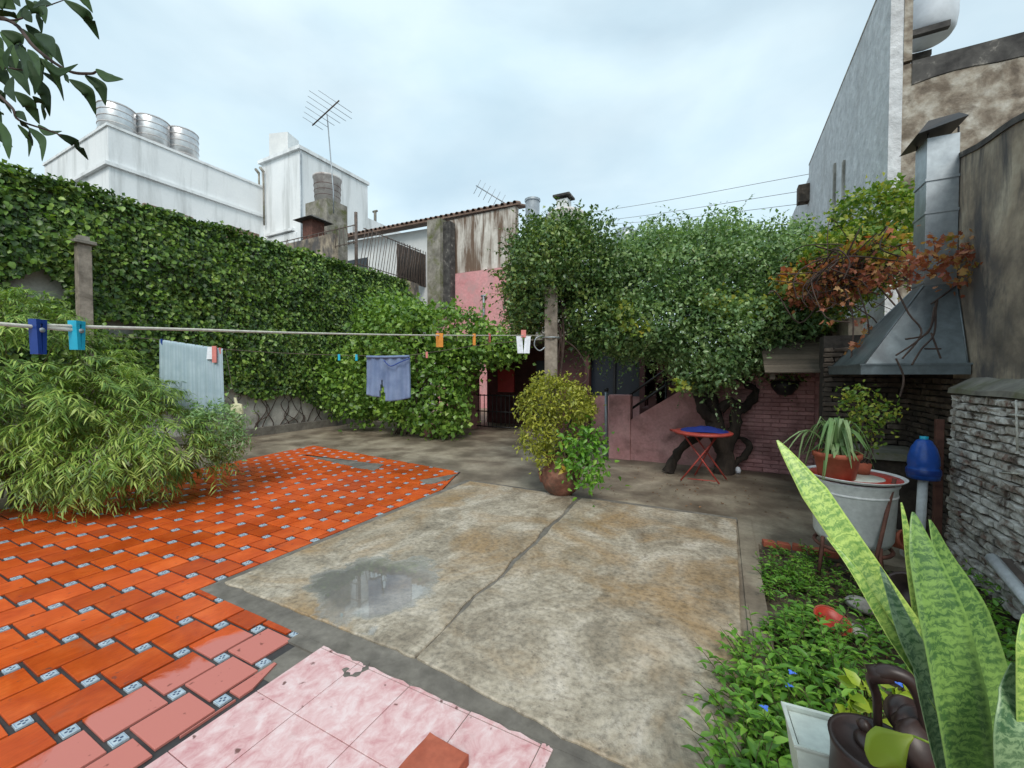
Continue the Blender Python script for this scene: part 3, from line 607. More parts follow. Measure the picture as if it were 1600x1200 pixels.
nn = np.stack([np.ones(n),np.zeros(n),roundtop*1.2+.35],1)+RNG.normal(size=(n,3))*.5
dd = np.stack([np.full(n,.25),np.zeros(n),np.full(n,-1.)],1)+RNG.normal(size=(n,3))*.55
leaves('foliage', p, dd, nn, .112*RNG.uniform(.5,1.25,n), .85, M['ivy'], ivy, '4')
n2_ = 7000; ii = RNG.integers(0,n,n2_)
leaves('young_foliage', p[ii]+np.array([.05,0,0])+RNG.normal(size=(n2_,3))*.03, dd[ii]+RNG.normal(size=(n2_,3))*.3, nn[ii], .115*RNG.uniform(.5,1.2,n2_), .8, M['ivy_low'], ivy, '8')
rts = [(WX+.3, random.uniform(1,13), random.uniform(1.2,5.2)) for _ in range(150)]
sprigs('hanging_runner', rts, [(random.gauss(.6,.2),random.gauss(0,.5),random.gauss(-.2,.4)) for _ in rts], .45, .10, .8, M['ivy_low'], M['twig'], ivy, 8, .8)
# ivy draped over the coping
n = 9000; yy = RNG.uniform(-2,13,n); xx = RNG.uniform(WX-.5,WX+.25,n); zz = 5.30+.12*snoise(np.stack([xx,yy,yy*0],1),2.2,1)+RNG.uniform(-.1,.14,n)
leaves('top_foliage', np.stack([xx,yy,zz],1), RNG.normal(size=(n,3))+[.4,0,0], RNG.normal(size=(n,3))*.5+[.3,0,1], .12*RNG.uniform(.6,1.2,n), .85, M['ivy'], ivy)
rts = [(WX+.1, random.uniform(0,13), 5.35) for _ in range(90)]
sprigs('runner', rts, [(random.gauss(.3,.4),random.gauss(0,.5),1) for _ in rts], .28, .09, .8, M['ivy'], M['twig'], ivy, 7, .5)
# bare stems on the plaster
ms = MB()
for k in range(26):
    y0 = random.uniform(5.6,10.6); pts = [(WX+.03,y0,.02)]
    for s_ in range(6): pts.append((WX+.02+random.random()*.03, pts[-1][1]+random.gauss(0,.16), pts[-1][2]+random.uniform(.15,.35)))
    ms.tube(smooth_path(pts,3), [.016*(1-i/22) for i in range(19)], 5, False)
ms.build('stem', M['vine_stem'], ivy)
pw = thing('wall_post', 'square concrete post with a cap standing in front of the ivy wall', 'post', (-11.0,3.28,0))
MB().box((-11.1,3.18,-.02),(-10.92,3.38,4.2),.008).build('shaft', M['post'], pw)
MB().box((-11.16,3.12,4.2),(-10.86,3.44,4.27),.01).box((-11.08,3.2,4.27),(-10.94,3.36,4.36)).build('cap', M['cement'], pw)
# --- lower ivy near the gate
iv2 = thing('gate_ivy', 'brighter green ivy mound spilling down beside the dark gateway', 'ivy', tuple(G(650,675)))
bl = [(600,560,12.2,50,95,.9),(645,545,11.6,62,70,1.0),(700,522,11.6,70,40,.9),(655,610,11.3,60,62,.9),(690,640,10.9,42,42,.6),(765,540,11.2,48,30,.7),(790,545,10.9,30,22,.5),(620,500,12.3,50,30,.8),(715,575,11.3,32,45,.6),(560,600,12.3,55,60,.7)]
cloud('foliage', bl, 17000, .135, .8, M['ivy_low'], iv2, holes=.3, seed=3)
mb = MB()
for k in range(8):
    b = P(random.uniform(610,690),0,11.4); b[2] = 0; t = P(random.uniform(600,720),random.uniform(500,560),11.6); m_ = (b+t)/2+RNG.normal(size=3)*.15
    mb.tube(smooth_path([b,m_,t],5), .02, 5)
mb.build('stem', M['vine_stem'], iv2)
# terracotta pot half hidden at the foot of that ivy
tag(MB().lathe([(.001,0),(.14,0),(.2,.34),(.22,.34),(.22,.4),(.18,.4),(.17,.3),(.001,.3)]).build('flower_pot', M['pink'], None, tuple(G(672,683))), 'pink clay pot half hidden at the foot of the bright ivy', 'flower pot')
# ==================================================================== FAR BUILDINGS
def facade_window(parent, c0, c1, depth_axis, name='window'): pass
wb = thing('white_building', 'large white building with a stepped parapet and a taller stair tower', 'building', (-31.4,15,0))
BX = -31.4
def wbox(a,b,name,mat=M['white_wall'],par=None): return MB().box(a,b).build(name, mat, par or wb)
wbox((BX-9.9,10.5,-.1),(BX,19.4,15.9),'wall')
# parapet band proud of the wall + shadow ledge
MB().box((BX+.002,10.45,13.65),(BX+.16,19.3,13.85)).box((BX-9.95,10.3,13.65),(BX+.16,10.448,13.85)).build('ledge', M['white_wall'], wb)
MB().box((BX-9.95,10.42,15.902),(BX+.08,19.35,16.05)).build('coping', M['white_wall'], wb)
# tower
TX = -27.0
wbox((TX-4.6,19.402,-.1),(TX,25.6,17.75),'tower')
MB().box((TX-4.75,19.2,17.752),(TX+.12,25.7,18.0)).build('tower_coping', M['white_wall'], wb)
MB().box((TX-4.2,19.3,9.5),(TX-.5,19.398,12.0)).build('tower_ledge', M['white_wall'], wb)
MB().box((TX-3.9,19.15,12.1),(TX-.7,19.398,12.28)).build('tower_ledge', M['white_wall'], wb)
wbox((TX-4,25.602,-.1),(TX-.002,30.5,15.0),'wing')
MB().tube([(TX+.06,19.35,9),(TX+.06,19.35,17.6)],.05,6).build('drain_pipe', M['zinc'], wb)
for (pa,pb) in (((222,318),(298,335)),((352,352),(402,362))):
    a = AX(pa[0],pa[1],BX); b = AX(pb[0],pb[1],BX)
    MB().box((BX+.002,a[1],b[2]-1.6),(BX+.25,b[1],min(a[2],b[2]+.6))).build('shutter', M['roof_tile'], wb)
c = AX(430,250,TX-3.6)
MB().obox((c[0],20.6,19.0),(.75,.25,0),(-.2,.6,0),(0,0,1.15)).build('roof_stack', M['house_white'], wb)
for px in (405,412):
    q = AY(px,300,19.2); MB().tube([(q[0],19.2,13),(q[0],19.2,17.0)],.07,6).tube([(q[0],19.2,17.0),(q[0]-.4,19.2,17.4)],.1,6).build('vent_pipe', M['cement'], wb)
vent = AX(586,312,TX-.5); MB().tube([(vent[0],vent[1],14.9),(vent[0],vent[1],16.1)],.12,6).tube([(vent[0]-.25,vent[1],16.1),(vent[0]+.25,vent[1],16.1)],.1,6).build('vent_pipe', M['cement'], wb)
# roof tanks
def tank(px, pytop, pybot, wpx, x, label, hoops=5):
    c = AX(px, pybot, x); d = (c-CC)@VW; r = wpx*d/F/2; top = AX(px,pytop,x)[2]; base = 15.0; t = thing('water_tank', label, 'water tank', (c[0],c[1],base), 'steel tanks on the white building')
    h = top-base; pr = [(.001,0),(r,0)]
    MB().lathe([(.001,0),(r,0),(r,h*.93),(r*.96,h*.965),(r*.5,h),(.001,h)],(c[0],c[1],base),32).build('shell', M['steel'], t)
    for k in range(hoops):
        z = base + h*(.42+.13*k)
        MB().lathe([(r*1.002,-.03),(r*1.035,-.015),(r*1.035,.015),(r*1.002,.03)],(c[0],c[1],z),32).build('hoop', M['tank_cement'], t)
tank(184,168,215,46,BX-1.5,'leftmost of the three steel water tanks on the white building')
tank(239,187,240,44,BX-1.3,'middle of the three steel water tanks on the white building')
tank(286,205,255,40,BX-1.1,'rightmost of the three steel water tanks on the white building')
# --- house with clay roof, stained gable and pink lower wall
HY = 17.9
hs = thing('clay_roof_house', 'low white house with a clay tile eave, stained gable wall and pink lower wall', 'house', (-12,HY,0))
g0 = AY(700,345,HY); g1 = AY(806,322,HY)
lefthouse = AY(500,380,HY)[0]
zt0 = g0[2]; zt1 = g1[2]
MB().add([(g0[0],HY,7.0),(g1[0],HY,7.0),(g1[0],HY,zt1),(g0[0],HY,zt0),(g0[0],HY+.3,7.0),(g1[0],HY+.3,7.0),(g1[0],HY+.3,zt1),(g0[0],HY+.3,zt0)],
  [(0,1,2,3),(5,4,7,6),(3,2,6,7),(1,5,6,2),(0,3,7,4)]).build('stained_wall', M['stained'], hs)
MB().box((AY(683,430,HY)[0],HY-.15,-.1),(g1[0]+.9,HY+.3,6.95)).build('pink_wall', M['pink_far'], hs)
MB().box((g1[0]-.3,HY+.31,-.1),(g1[0],HY+9,8.3)).build('side_wall', M['stained'], hs)
zl_ = AY(505,378,HY)[2]-.02; xl_ = lefthouse-.6; xr_ = g0[0]
MB().add([(xl_,HY+.5,-.1),(xr_,HY+.5,-.1),(xr_,HY+.5,zt0-.02),(xl_,HY+.5,zl_),(xl_,HY+.8,-.1),(xr_,HY+.8,-.1),(xr_,HY+.8,zt0-.02),(xl_,HY+.8,zl_)],[(0,1,2,3),(5,4,7,6),(3,2,6,7),(1,5,6,2),(0,3,7,4)]).build('white_wall', M['house_white'], hs)
# eave: sloped board + row of clay tiles
e0 = np.array([lefthouse-.6, HY-.1, AY(505,378,HY)[2]]); e1 = np.array([g1[0]+.15, HY-.1, zt1+.02]);
MB().add([e0,e1,e1+[0,0,.07],e0+[0,0,.07],e0+[0,1.6,.45],e1+[0,1.6,.45],e1+[0,1.6,.52],e0+[0,1.6,.52]],[(0,1,2,3),(1,0,4,5),(3,2,6,7),(1,5,6,2),(0,3,7,4)]).build('roof', M['roof_tile'], hs)
rt_ = hs.children[-1]; nt_ = 44; tm = MB().lathe([(.11,0),(.13,.5)],(0,0,0),8).mesh('roof_tile'); 
tm.materials.append(M['roof_tile'])
for k in range(nt_):
    q = e0+(e1-e0)*(k+.5)/nt_+np.array([0,-.02,.10]); o = link('roof_tile', tm, None, hs, tuple(q)); o.rotation_euler = (-PI/2+.27,0,0)
# mossy pier between the railing and the gable
pr0 = AY(672,350,HY-.6); pr1 = AY(692,350,HY-.6)
MB().box((pr0[0],HY-.85,5),(pr1[0],HY-.2,pr0[2]+.1)).build('pier', M['cement'], hs)
MB().box((pr1[0]+.002,HY-.6,5),(pr1[0]+.45,HY-.16,pr0[2]-.05)).build('pier', M['blackened'], hs)
q = AY(755,462,HY-.3); MB().tube([(q[0],HY-.25,4),(q[0],HY-.25,q[2])],.06,6).tube([(q[0]-.14,HY-.25,q[2]),(q[0]+.14,HY-.25,q[2])],.06,6).build('vent_pipe', M['zinc'], hs)
w0 = AY(575,405,HY+.5); MB().box((w0[0]-2.4,HY+.43,w0[2]-1.5),(w0[0],HY+.498,w0[2]+.1)).build('window', M['glass_dark'], hs)
# terrace in front with a brown wall and a leaning iron railing
RX = -14.3
ter = thing('terrace_wall', 'dark brown terrace wall behind the ivy carrying an iron railing', 'wall', (RX,14,0))
zr = AX(640,440,RX)[2]
MB().box((RX-.25,12.0,-.1),(RX,HY-.9,zr+.02)).build('wall_face', M['dark_render'], ter)
MB().box((RX-8.5,11.9,-.1),(RX-.252,12.15,AY(450,382,12.0)[2])).build('wall_face', M['dark_render'], ter)
rl = thing('iron_railing', 'rusty iron railing with leaning bars running back to the mossy pier', 'railing', (RX,14,zr), None)
def rail(parent, a, b, h, n, lean=(0,0,0), post=()):
    a = np.array(a,float); b = np.array(b,float); ln = np.array(lean,float)
    for zf in (.08, .97): MB().tube([a+[0,0,h*zf]+ln*zf, b+[0,0,h*zf]+ln*zf], .022, 5).build('rail', M['rail_metal'], parent)
    for k in range(n):
        q = a+(b-a)*(k+.5)/n; j = RNG.normal(size=3)*[.04,.04,0]
        MB().tube([q, q+[0,0,h]+ln+j], .016, 5).build('bar', M['rail_metal'], parent)
ra = AX(562,405,RX); rb = AX(668,445,RX); zb = zr
topz0 = AX(562,345,RX)[2]
rail(rl, (RX-.1,ra[1],zb), (RX-.1,HY-1.0,zb), topz0-zb-.15, 22, (0,.35,0))
MB().tube([(RX-.1,ra[1]-.1,zb-1),(RX-.1,ra[1]-.1,topz0+.35)], .07, 8).build('end_post', M['rail_metal'], rl)
rl2 = thing('iron_railing', 'straight iron railing left of the brown chimney above the ivy', 'railing', (-18,12,AY(450,380,12.0)[2]))
ya = AY(412,378,12.0); yb = AY(556,380,12.0)
rail(rl2, (ya[0]-3,12.0,yb[2]-.02), (yb[0],12.0,yb[2]-.02), AY(450,358,12.0)[2]-AY(450,380,12.0)[2]+.15, 34)
# dark gate leaf on the terrace
gd = thing('terrace_gate', 'dark grey barred metal gate at the right end of the terrace railing', 'gate', tuple(AX(645,440,RX-.6)))
gx = RX-.7; a = AX(618,0,gx)[1]; b = AX(668,0,gx)[1]; zz0 = AX(640,430,gx)[2]; zz1 = AX(640,388,gx)[2]
MB().box((gx-.03,a,zz0-.4),(gx,b,zz1)).build('panel', M['rail_metal'], gd)
for k in range(12): MB().tube([(gx+.03,a+(b-a)*(k+.5)/12,zz0-.4),(gx+.03,a+(b-a)*(k+.5)/12,zz1+.15)],.02,5).build('bar', M['black_metal'], gd)
# cement tank on a mossy pillar + antenna
tk = AY(512,320,14.0); tx,ty = tk[0],14.0; dT = (tk-CC)@VW
pl = thing('tank_pillar', 'square mossy cement pillar carrying the small round tank', 'pillar', (tx,ty,4))
pw_ = 27*dT/F
MB().box((tx-pw_,ty-pw_*.7,-.1),(tx+pw_*.8,ty+pw_*.7,tk[2])).build('shaft', M['cement'], pl)
ct = thing('cement_tank', 'small round grey cement water tank with a ribbed shell on the mossy pillar', 'water tank', (tx,ty,tk[2]))
hT = AY(512,277,14.0)[2]-tk[2]; rT = 20*dT/F
MB().lathe([(.001,0),(rT*.92,0),(rT,hT*.88),(rT*1.06,hT*.9),(rT*1.06,hT*.96),(rT*.8,hT),(.001,hT*1.02)],(tx,ty,tk[2]),24).build('shell', M['tank_cement'], ct)
for k in range(3): MB().lathe([(rT*(.93+.02*k),-.015),(rT*(.965+.02*k),0),(rT*(.93+.02*k),.015)],(tx,ty,tk[2]+hT*(.22+.2*k)),24).build('hoop', M['rust'], ct)
an = thing('tv_antenna', 'thin roof aerial with many crossed elements above the cement tank', 'antenna', (tx+.2,ty-.9,4))
mb0 = AY(521,300,13.1); mb1 = AY(511,178,13.1); MB().tube([(mb0[0],13.1,tk[2]-1),tuple(mb0),tuple(mb1)],.025,6).build('mast', M['zinc'], an)
a0 = P(488,196,(mb1-CC)@VW); a1 = P(530,157,(mb1-CC)@VW-.6); MB().tube([a0,a1],.03,5).build('boom', M['rail_metal'], an)
for k in range(7):
    c = np.array(a0)+(np.array(a1)-a0)*(k+.4)/7; vv = RT*.62*1.0+np.array([0,0,-.30])+VH*.3; s_ = .55+.12*k if k<6 else .9
    MB().tube([c-vv*s_*1.2,c+vv*s_*1.0],.011,4).build('element', M['zinc'], an)
# brown capped chimney beside it
ch = AY(490,378,12.6); dC = (ch-CC)@VW
cm = thing('brown_chimney', 'short brown brick chimney with a flat dark cap behind the railing', 'chimney', (ch[0],12.6,4))
wC = 11*dC/F; zc = AY(490,347,12.6)[2]
MB().box((ch[0]-wC,12.6-wC,-.1),(ch[0]+wC,12.6+wC,zc)).build('stack', M['rust'], cm)
MB().add([(ch[0]+s*wC*1.9,12.6+t*wC*1.9,zc) for s,t in ((-1,-1),(1,-1),(1,1),(-1,1))]+[(ch[0]+s*wC*.9,12.6+t*wC*.9,zc+.2) for s,t in ((-1,-1),(1,-1),(1,1),(-1,1))],[(3,2,1,0),(4,5,6,7),(0,1,5,4),(1,2,6,5),(2,3,7,6),(3,0,4,7)]).build('cap', M['blackened'], cm)
# small yagi behind the gable
an2 = thing('tv_antenna', 'small drooping roof aerial behind the stained gable wall', 'antenna', tuple(AY(790,322,19)))
q0 = AY(744,290,19); q1 = AY(790,318,19); MB().tube([q0,q1],.03,5).build('boom', M['zinc'], an2)
for k in range(6):
    c = q0+(q1-q0)*(k+.3)/6; MB().tube([c-[.25,0,.35],c+[.2,0,.3]],.012,4).build('element', M['zinc'], an2)
MB().tube([q1, q1+np.array([.1,0,-3])],.03,5).build('mast', M['zinc'], an2)
# vent pipe, capped chimney and round tanks beyond the pergola
q = AY(832,350,15); d_ = (q-CC)@VW
vp = thing('flue_pipe', 'fat galvanised flue pipe sticking up behind the left crown', 'pipe', (q[0],15,3))
MB().tube([(q[0],15,0),(q[0],15,AY(832,312,15)[2])],11*d_/F,14).build('pipe', M['zinc'], vp)
MB().lathe([(11*d_/F*1.12,0),(11*d_/F*1.12,.08)],(q[0],15,AY(832,312,15)[2]-.08),14).build('collar', M['zinc'], vp)
q = AY(884,345,15.5); d_ = (q-CC)@VW; r = 31*d_/F; zt = AY(884,338,15.5)[2]
t2 = thing('round_water_tank', 'wide domed cement tank with the small capped chimney above it', 'water tank', (q[0],15.5,3))
MB().lathe([(r,-3.5),(r,-.1),(r*1.05,-.05),(r*.9,.1),(r*.5,.18),(.001,.2)],(q[0],15.5,zt),24).build('shell', M['tank_cement'], t2)
MB().tube([(q[0],15.5,-.1),(q[0],15.5,zt-3.4)],r*.5,10).build('stand', M['cement'], t2)
c2 = thing('capped_chimney', 'little white chimney with a dark cap above the domed tank', 'chimney', (q[0],16.5,3))
qq = AY(881,332,16.5); d2 = (qq-CC)@VW; w2 = 9*d2/F
MB().box((qq[0]-w2,16.5-w2,0),(qq[0]+w2,16.5+w2,AY(881,314,16.5)[2])).build('stack', M['house_white'], c2)
zc = AY(881,314,16.5)[2]; MB().box((qq[0]-w2*1.5,16.5-w2*1.5,zc+.1),(qq[0]+w2*1.5,16.5+w2*1.5,zc+.18)).box((qq[0]-w2*.7,16.5-w2*.7,zc+.002),(qq[0]+w2*.7,16.5+w2*.7,zc+.098)).build('cap', M['blackened'], c2)
q = AY(977,375,15); d_ = (q-CC)@VW; r = 19*d_/F
t3 = thing('round_water_tank', 'grey domed tank top peeping over the middle of the tree crown', 'water tank', (q[0],15,3))
MB().lathe([(r,-4.0),(r,.0),(r*.92,.2),(r*.6,.38),(.001,.45)],(q[0],15,q[2]-.0),20).build('shell', M['zinc'], t3)
MB().tube([(q[0],15,-.1),(q[0],15,q[2]-3.9)],r*.5,10).build('stand', M['cement'], t3)
# back house behind the pergola; canopy shade is put into its maroon walls
bh = thing('back_house', 'low pink back house, its shade coloured dark maroon, behind the pergola', 'house', (-5,11.8,0))
def seg(px0,px1,y): return AY(px0,600,y)[0], AY(px1,600,y)[0]
x0,x1 = seg(700,742,11.8)
MB().box((-8.6,11.8,-.1),(x1,12.1,2.6)).build('pink_wall', M['pink'], bh)
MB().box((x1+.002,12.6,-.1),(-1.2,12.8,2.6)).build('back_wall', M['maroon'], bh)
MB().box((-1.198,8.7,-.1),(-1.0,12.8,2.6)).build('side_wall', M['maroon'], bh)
MB().box((-8.6,9.9,2.602),(-1.0,12.9,2.78)).build('roof_slab', M['cement'], bh)
xa,xb = seg(862,920,10.6)
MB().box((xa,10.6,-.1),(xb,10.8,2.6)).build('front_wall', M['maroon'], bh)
MB().box((xb+.002,10.5,1.15),(AY(1010,600,10.5)[0],10.62,2.55)).build('window', M['window_dark'], bh)
w1 = bh.children[-1]
for px in (922,960,1000):
    q = AY(px,600,10.47)[0]; MB().box((q-.03,10.44,1.15),(q+.03,10.498,2.55)).build('window_frame', M['black_metal'], bh)
MB().box((xb+.002,10.5,-.1),(AY(1010,600,10.5)[0],10.7,1.148)).build('front_wall', M['pink'], bh)
for px in (918,1004):
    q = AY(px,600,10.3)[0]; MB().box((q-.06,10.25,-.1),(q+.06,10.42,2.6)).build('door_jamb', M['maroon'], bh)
x0,x1 = seg(779,804,11.3); MB().box((x0,11.25,1.15),(x1,11.32,1.85)).build('red_panel', M['red_panel'], bh)
# door behind the post
x0,x1 = seg(838,872,11.0); MB().box((x0,11.0,-.1),(x1,11.06,2.1)).build('door', M['window_dark'], bh)  # dark blue stands in for the shade in the doorway
# black gate in the gateway
gt = thing('iron_gate', 'low black barred gate in the shaded gateway left of the pergola post', 'gate', tuple(AY(770,665,11.0)))
x0,x1 = seg(744,810,11.0)
for k in range(11):
    x = x0+(x1-x0)*k/10; MB().tube([(x,11.0,.05),(x,11.0,1.08)],.014,5).build('bar', M['black_metal'], gt)
for z_ in (.08,.55,1.05): MB().tube([(x0,11.0,z_),(x1,11.0,z_)],.02,5).build('rail', M['black_metal'], gt)
gp = thing('gate_pillar', 'short pink rendered pillar between the bright ivy and the black gate', 'pillar', tuple(AY(733,665,10.9)))
x0,x1 = seg(722,742,10.9); MB().box((x0,10.8,-.1),(x1,11.1,1.05)).box((x0+.08,10.85,1.052),(x1-.08,11.05,2.6)).build('shaft', M['pink'], gp)
# --- pink brick wall with a stair behind it
PY = 8.32
pk = thing('pink_wall', 'low pink painted brick wall rising in a slope behind the red table', 'wall', (0,PY,0))
xL = AY(951,700,PY)[0]; xM = AY(985,656,PY)[0]; x2 = AY(1062,611,PY)[0]
zM = AY(985,656,PY)[2]; z2 = AY(1062,611,PY)[2]; zP = AY(965,617,PY)[2]
MB().box((xL,PY,-.1),(xM,PY+.22,zP),.01).build('pier', M['pink'], pk)
wall_pts = [(xM+.002,-.1),(1.46,-.1),(1.46,2.3),(AY(1140,560,PY)[0],2.3),(x2,z2),(xM+.002,zM)]
n = len(wall_pts); MB().add([(x,PY+.03,z) for x,z in wall_pts]+[(x,PY+.2,z) for x,z in wall_pts],[tuple(range(n)),tuple(range(2*n-1,n-1,-1))]+[(i,n+i,n+(i+1)%n,(i+1)%n) for i in range(n)]).build('wall_face', M['pink'], pk)
def brick_mesh(l,h,t,seed,rough=.004):
    rnd = random.Random(seed); bm = bmesh.new(); bmesh.ops.create_cube(bm, size=1, matrix=Matrix.Diagonal((l,t,h,1)))
    bmesh.ops.bevel(bm, geom=bm.edges[:], offset=min(.006,h*.12), segments=1, affect='EDGES')
    for v in bm.verts: v.co += Vector((rnd.gauss(0,rough),rnd.gauss(0,rough*.7),rnd.gauss(0,rough*.6)))
    me = bpy.data.meshes.new('brick'); bm.to_mesh(me); bm.free(); return me
def brick_run(parent, mat, origin, axis, length, z0, z1, face, bl_=.235, bh=.062, jt_=.012, t=.05, limit=300, ok=None, rough=.004, jit=.006, seed=1, yaw=0):
    variants = []
    for k in range(8):
        me = brick_mesh(bl_,bh,t,seed*50+k,rough); me.materials.append(mat); variants.append(me)
    half = brick_mesh(bl_/2-jt_/2,bh,t,seed*50+9,rough); half.materials.append(mat)
    o0 = Vector(origin); ax = Vector(axis).normalized(); fc = Vector(face).normalized(); ang = math.atan2(ax.y,ax.x); cnt = 0; allb = []
    rows = int((z1-z0)/(bh+jt_))
    for r_ in range(rows):
        s = -(bl_/2+jt_/2) if r_%2 else 0
        while s < length-.02:
            l = bl_; me = random.choice(variants); c = s+bl_/2
            if s < 0: me = half; c = bl_/4
            if s+bl_ > length+.01: me = half; c = s+bl_/4
            z = z0+(r_+.5)*(bh+jt_); p_ = o0+ax*c+fc*random.uniform(-jit,jit); p_.z = z
            if c < length and (ok is None or ok(c,z)): allb.append((me,p_.copy()))
            s += bl_+jt_
    allb.sort(key=lambda b_: (b_[1]-Vector((0,0,1.7))).length)
    rest = MB()
    for k,(me,p_) in enumerate(allb):
        rot = (random.gauss(0,.02),random.gauss(0,.018 if jit>.005 else .004),ang+random.gauss(0,.012)+(PI if random.random()<.5 else 0))
        if k < limit:
            o = link('brick', me, None, parent, p_); o.rotation_euler = rot
        else:
            mtx = Matrix.Translation(p_) @ Matrix.Rotation(ang,4,'Z'); rest.add([(mtx@v.co)[:] for v in me.vertices],[tuple(f.vertices) for f in me.polygons])
    if rest.v: tag(rest.build('brick', mat, parent), kind='stuff')
x3 = AY(1120,600,PY)[0]
brick_run(pk, M['pink_brick'], (x3,PY+.022,0), (1,0,0), 1.44-x3, .0, 1.95, (0,-1,0), bl_=.235, bh=.064, jt_=.008, t=.05, rough=.002, jit=.003, seed=2)
# stair with handrails seen above the slope
st = thing('outside_stair', 'dark stair with two sloping handrails above the pink wall', 'stair', (xM,9,0))
sx0 = xM; sx1 = AY(1075,560,9.2)[0]
for k in range(7):
    f = k/7; MB().box((sx0+(sx1-sx0)*f,8.7,-.1),(sx0+(sx1-sx0)*(f+1/7)-.003,9.7,.55+.26*k+.2)).build('step', M['maroon'], st)
for dz in (0,.28):
    a = AY(985,640-dz*85,8.55); b = AY(1075,578-dz*85,8.55); MB().tube([a,b],.025,6).build('handrail', M['black_metal'], st)
for px in (987,1040): a = AY(px,660,8.55); MB().tube([(a[0],8.55,.3),(a[0],8.55,AY(px,615 if px<1000 else 590,8.55)[2])],.022,6).build('baluster', M['black_metal'], st)
pp = thing('drain_pipe', 'thin grey pipe standing at the left end of the pink wall', 'pipe', tuple(AY(947,703,8.5)))
q = AY(947,703,8.45)[0]; MB().tube([(q,8.45,0),(q,8.45,1.35)],.035,8).build('pipe', M['zinc'], pp)
MB().tube([(q,8.45,1.35),(q,8.45,1.42)],.045,8).build('collar', M['black_metal'], pp)
# ==================================================================== RIGHT SIDE: barbecue, walls, tall neighbour
HX0,HX1,HY0,HY1 = 1.21,2.0,5.2,6.6
bw = thing('whitewashed_brick_wall', 'worn whitewashed brick wall with a sloped cement top at the right edge', 'wall', (1.9,4,0))
MB().box((1.885,.4,-.1),(2.3,5.18,1.52)).build('backing', M['joint'], bw)
brick_run(bw, M['worn_brick'], (1.875,5.185,0), (0,-1,0), 3.6, -.02, 1.53, (-1,0,0), bl_=.165, bh=.051, jt_=.016, t=.05, limit=300, rough=.0095, jit=.018, seed=3)
brick_run(bw, M['worn_brick'], (1.87,5.175,0), (1,0,0), .36, -.02, 1.53, (0,1,0), bl_=.21, bh=.052, jt_=.013, t=.05, rough=.005, jit=.006, seed=4)
cp = MB(); yy = [.4+(5.21-.4)*i/24 for i in range(25)]
vs = []
for y_ in yy:
    e = .012*math.sin(y_*9)+.01*math.sin(y_*23)
    vs += [(1.835+e,y_,1.53),(1.84+e,y_,1.57+e*.4),(2.05,y_,1.70+e*.5),(2.05,y_,1.53)]
cp.add(vs,[(4*i+k,4*i+(k+1)%4,4*i+4+(k+1)%4,4*i+4+k) for i in range(24) for k in range(4)]+[(0,1,2,3),(99,98,97,96)])
cp.build('sloped_cement_top', M['cement'], bw)
# straw-coloured cross of old plaster lines on the bricks
for a,b in (((1588,625),(1590,705)),((1578,648),(1600,650)),((1562,738),(1599,741))):
    A_ = AX(*a,1.842); B_ = AX(*b,1.842); MB().tube([A_,B_],.007,5).build('cable', M['rope'], bw)
dw = thing('dark_party_wall', 'smoke stained dark rendered wall rising above the whitewashed bricks', 'wall', (2.1,4,1.6))
n = 26; vs = []; 
tops = []
for i in range(n+1):
    y_ = 1.0+(5.55-1.0)*i/n; zt = 3.64+(y_-4.49)*.155+.012*math.sin(y_*7); tops.append((y_,zt))
for y_,zt in tops: vs += [(2.0,y_,-.1),(2.0,y_,zt),(2.28,y_,zt),(2.28,y_,-.1)]
MB().add(vs,[(4*i+k,4*i+4+k,4*i+4+(k+1)%4,4*i+(k+1)%4) for i in range(n) for k in range(4)]+[(3,2,1,0),(4*n,4*n+1,4*n+2,4*n+3)]).build('render_face', M['dark_render'], dw)
vs = []
for y_,zt in tops: vs += [(1.985,y_,zt-.03),(1.985,y_,zt+.02),(2.3,y_,zt+.02),(2.3,y_,zt-.03)]
MB().add(vs,[(4*i+k,4*i+4+k,4*i+4+(k+1)%4,4*i+(k+1)%4) for i in range(n) for k in range(4)]+[(3,2,1,0),(4*n,4*n+1,4*n+2,4*n+3)]).build('coping', M['blackened'], dw)
# sooty grill wall under the hood
gw = thing('grill_wall', 'sooty dark brick wall behind the barbecue under the metal hood', 'wall', (1.6,6.6,0))
MB().box((1.16,6.63,-.1),(2.4,6.9,2.2)).build('backing', M['joint_dark'], gw)
brick_run(gw, M['dark_brick'], (1.16,6.615,0), (1,0,0), .86, 0, 2.1, (0,-1,0), bl_=.2, bh=.05, jt_=.014, t=.05, rough=.006, jit=.01, seed=5)
MB().box((2.02,5.56,-.1),(2.3,6.62,2.2)).build('backing', M['joint_dark'], gw)
brick_run(gw, M['dark_brick'], (2.0,5.22,0), (0,1,0), 1.4, 0, 1.7, (-1,0,0), bl_=.2, bh=.05, jt_=.014, t=.05, rough=.006, jit=.01, seed=6)
hd = thing('barbecue_hood', 'tapered grey sheet metal barbecue hood with a square flue and black cap', 'hood', (1.6,5.9,1.7))
zb0, zb1, zn = 1.70, 1.80, 2.58
cx0,cx1,cy0,cy1 = 1.755,1.99,5.5,5.78
def ring(x0,x1,y0,y1,z): return [(x0,y0,z),(x1,y0,z),(x1,y1,z),(x0,y1,z)]
def loft(rings, cap=False):
    vs = sum(rings,[]); n = len(rings); fs = [(4*i+k,4*i+(k+1)%4,4*i+4+(k+1)%4,4*i+4+k) for i in range(n-1) for k in range(4)]
    return MB().add(vs, fs)
loft([ring(HX0,HX1-.01,HY0,HY1,zb0),ring(HX0,HX1-.01,HY0,HY1,zb1)]).build('rim', M['hood_zinc'], hd)
loft([ring(HX0+.03,HX1-.012,HY0+.03,HY1-.03,zb1+.002),ring(cx0,cx1,cy0,cy1,zn)]).build('funnel', M['hood_zinc'], hd)
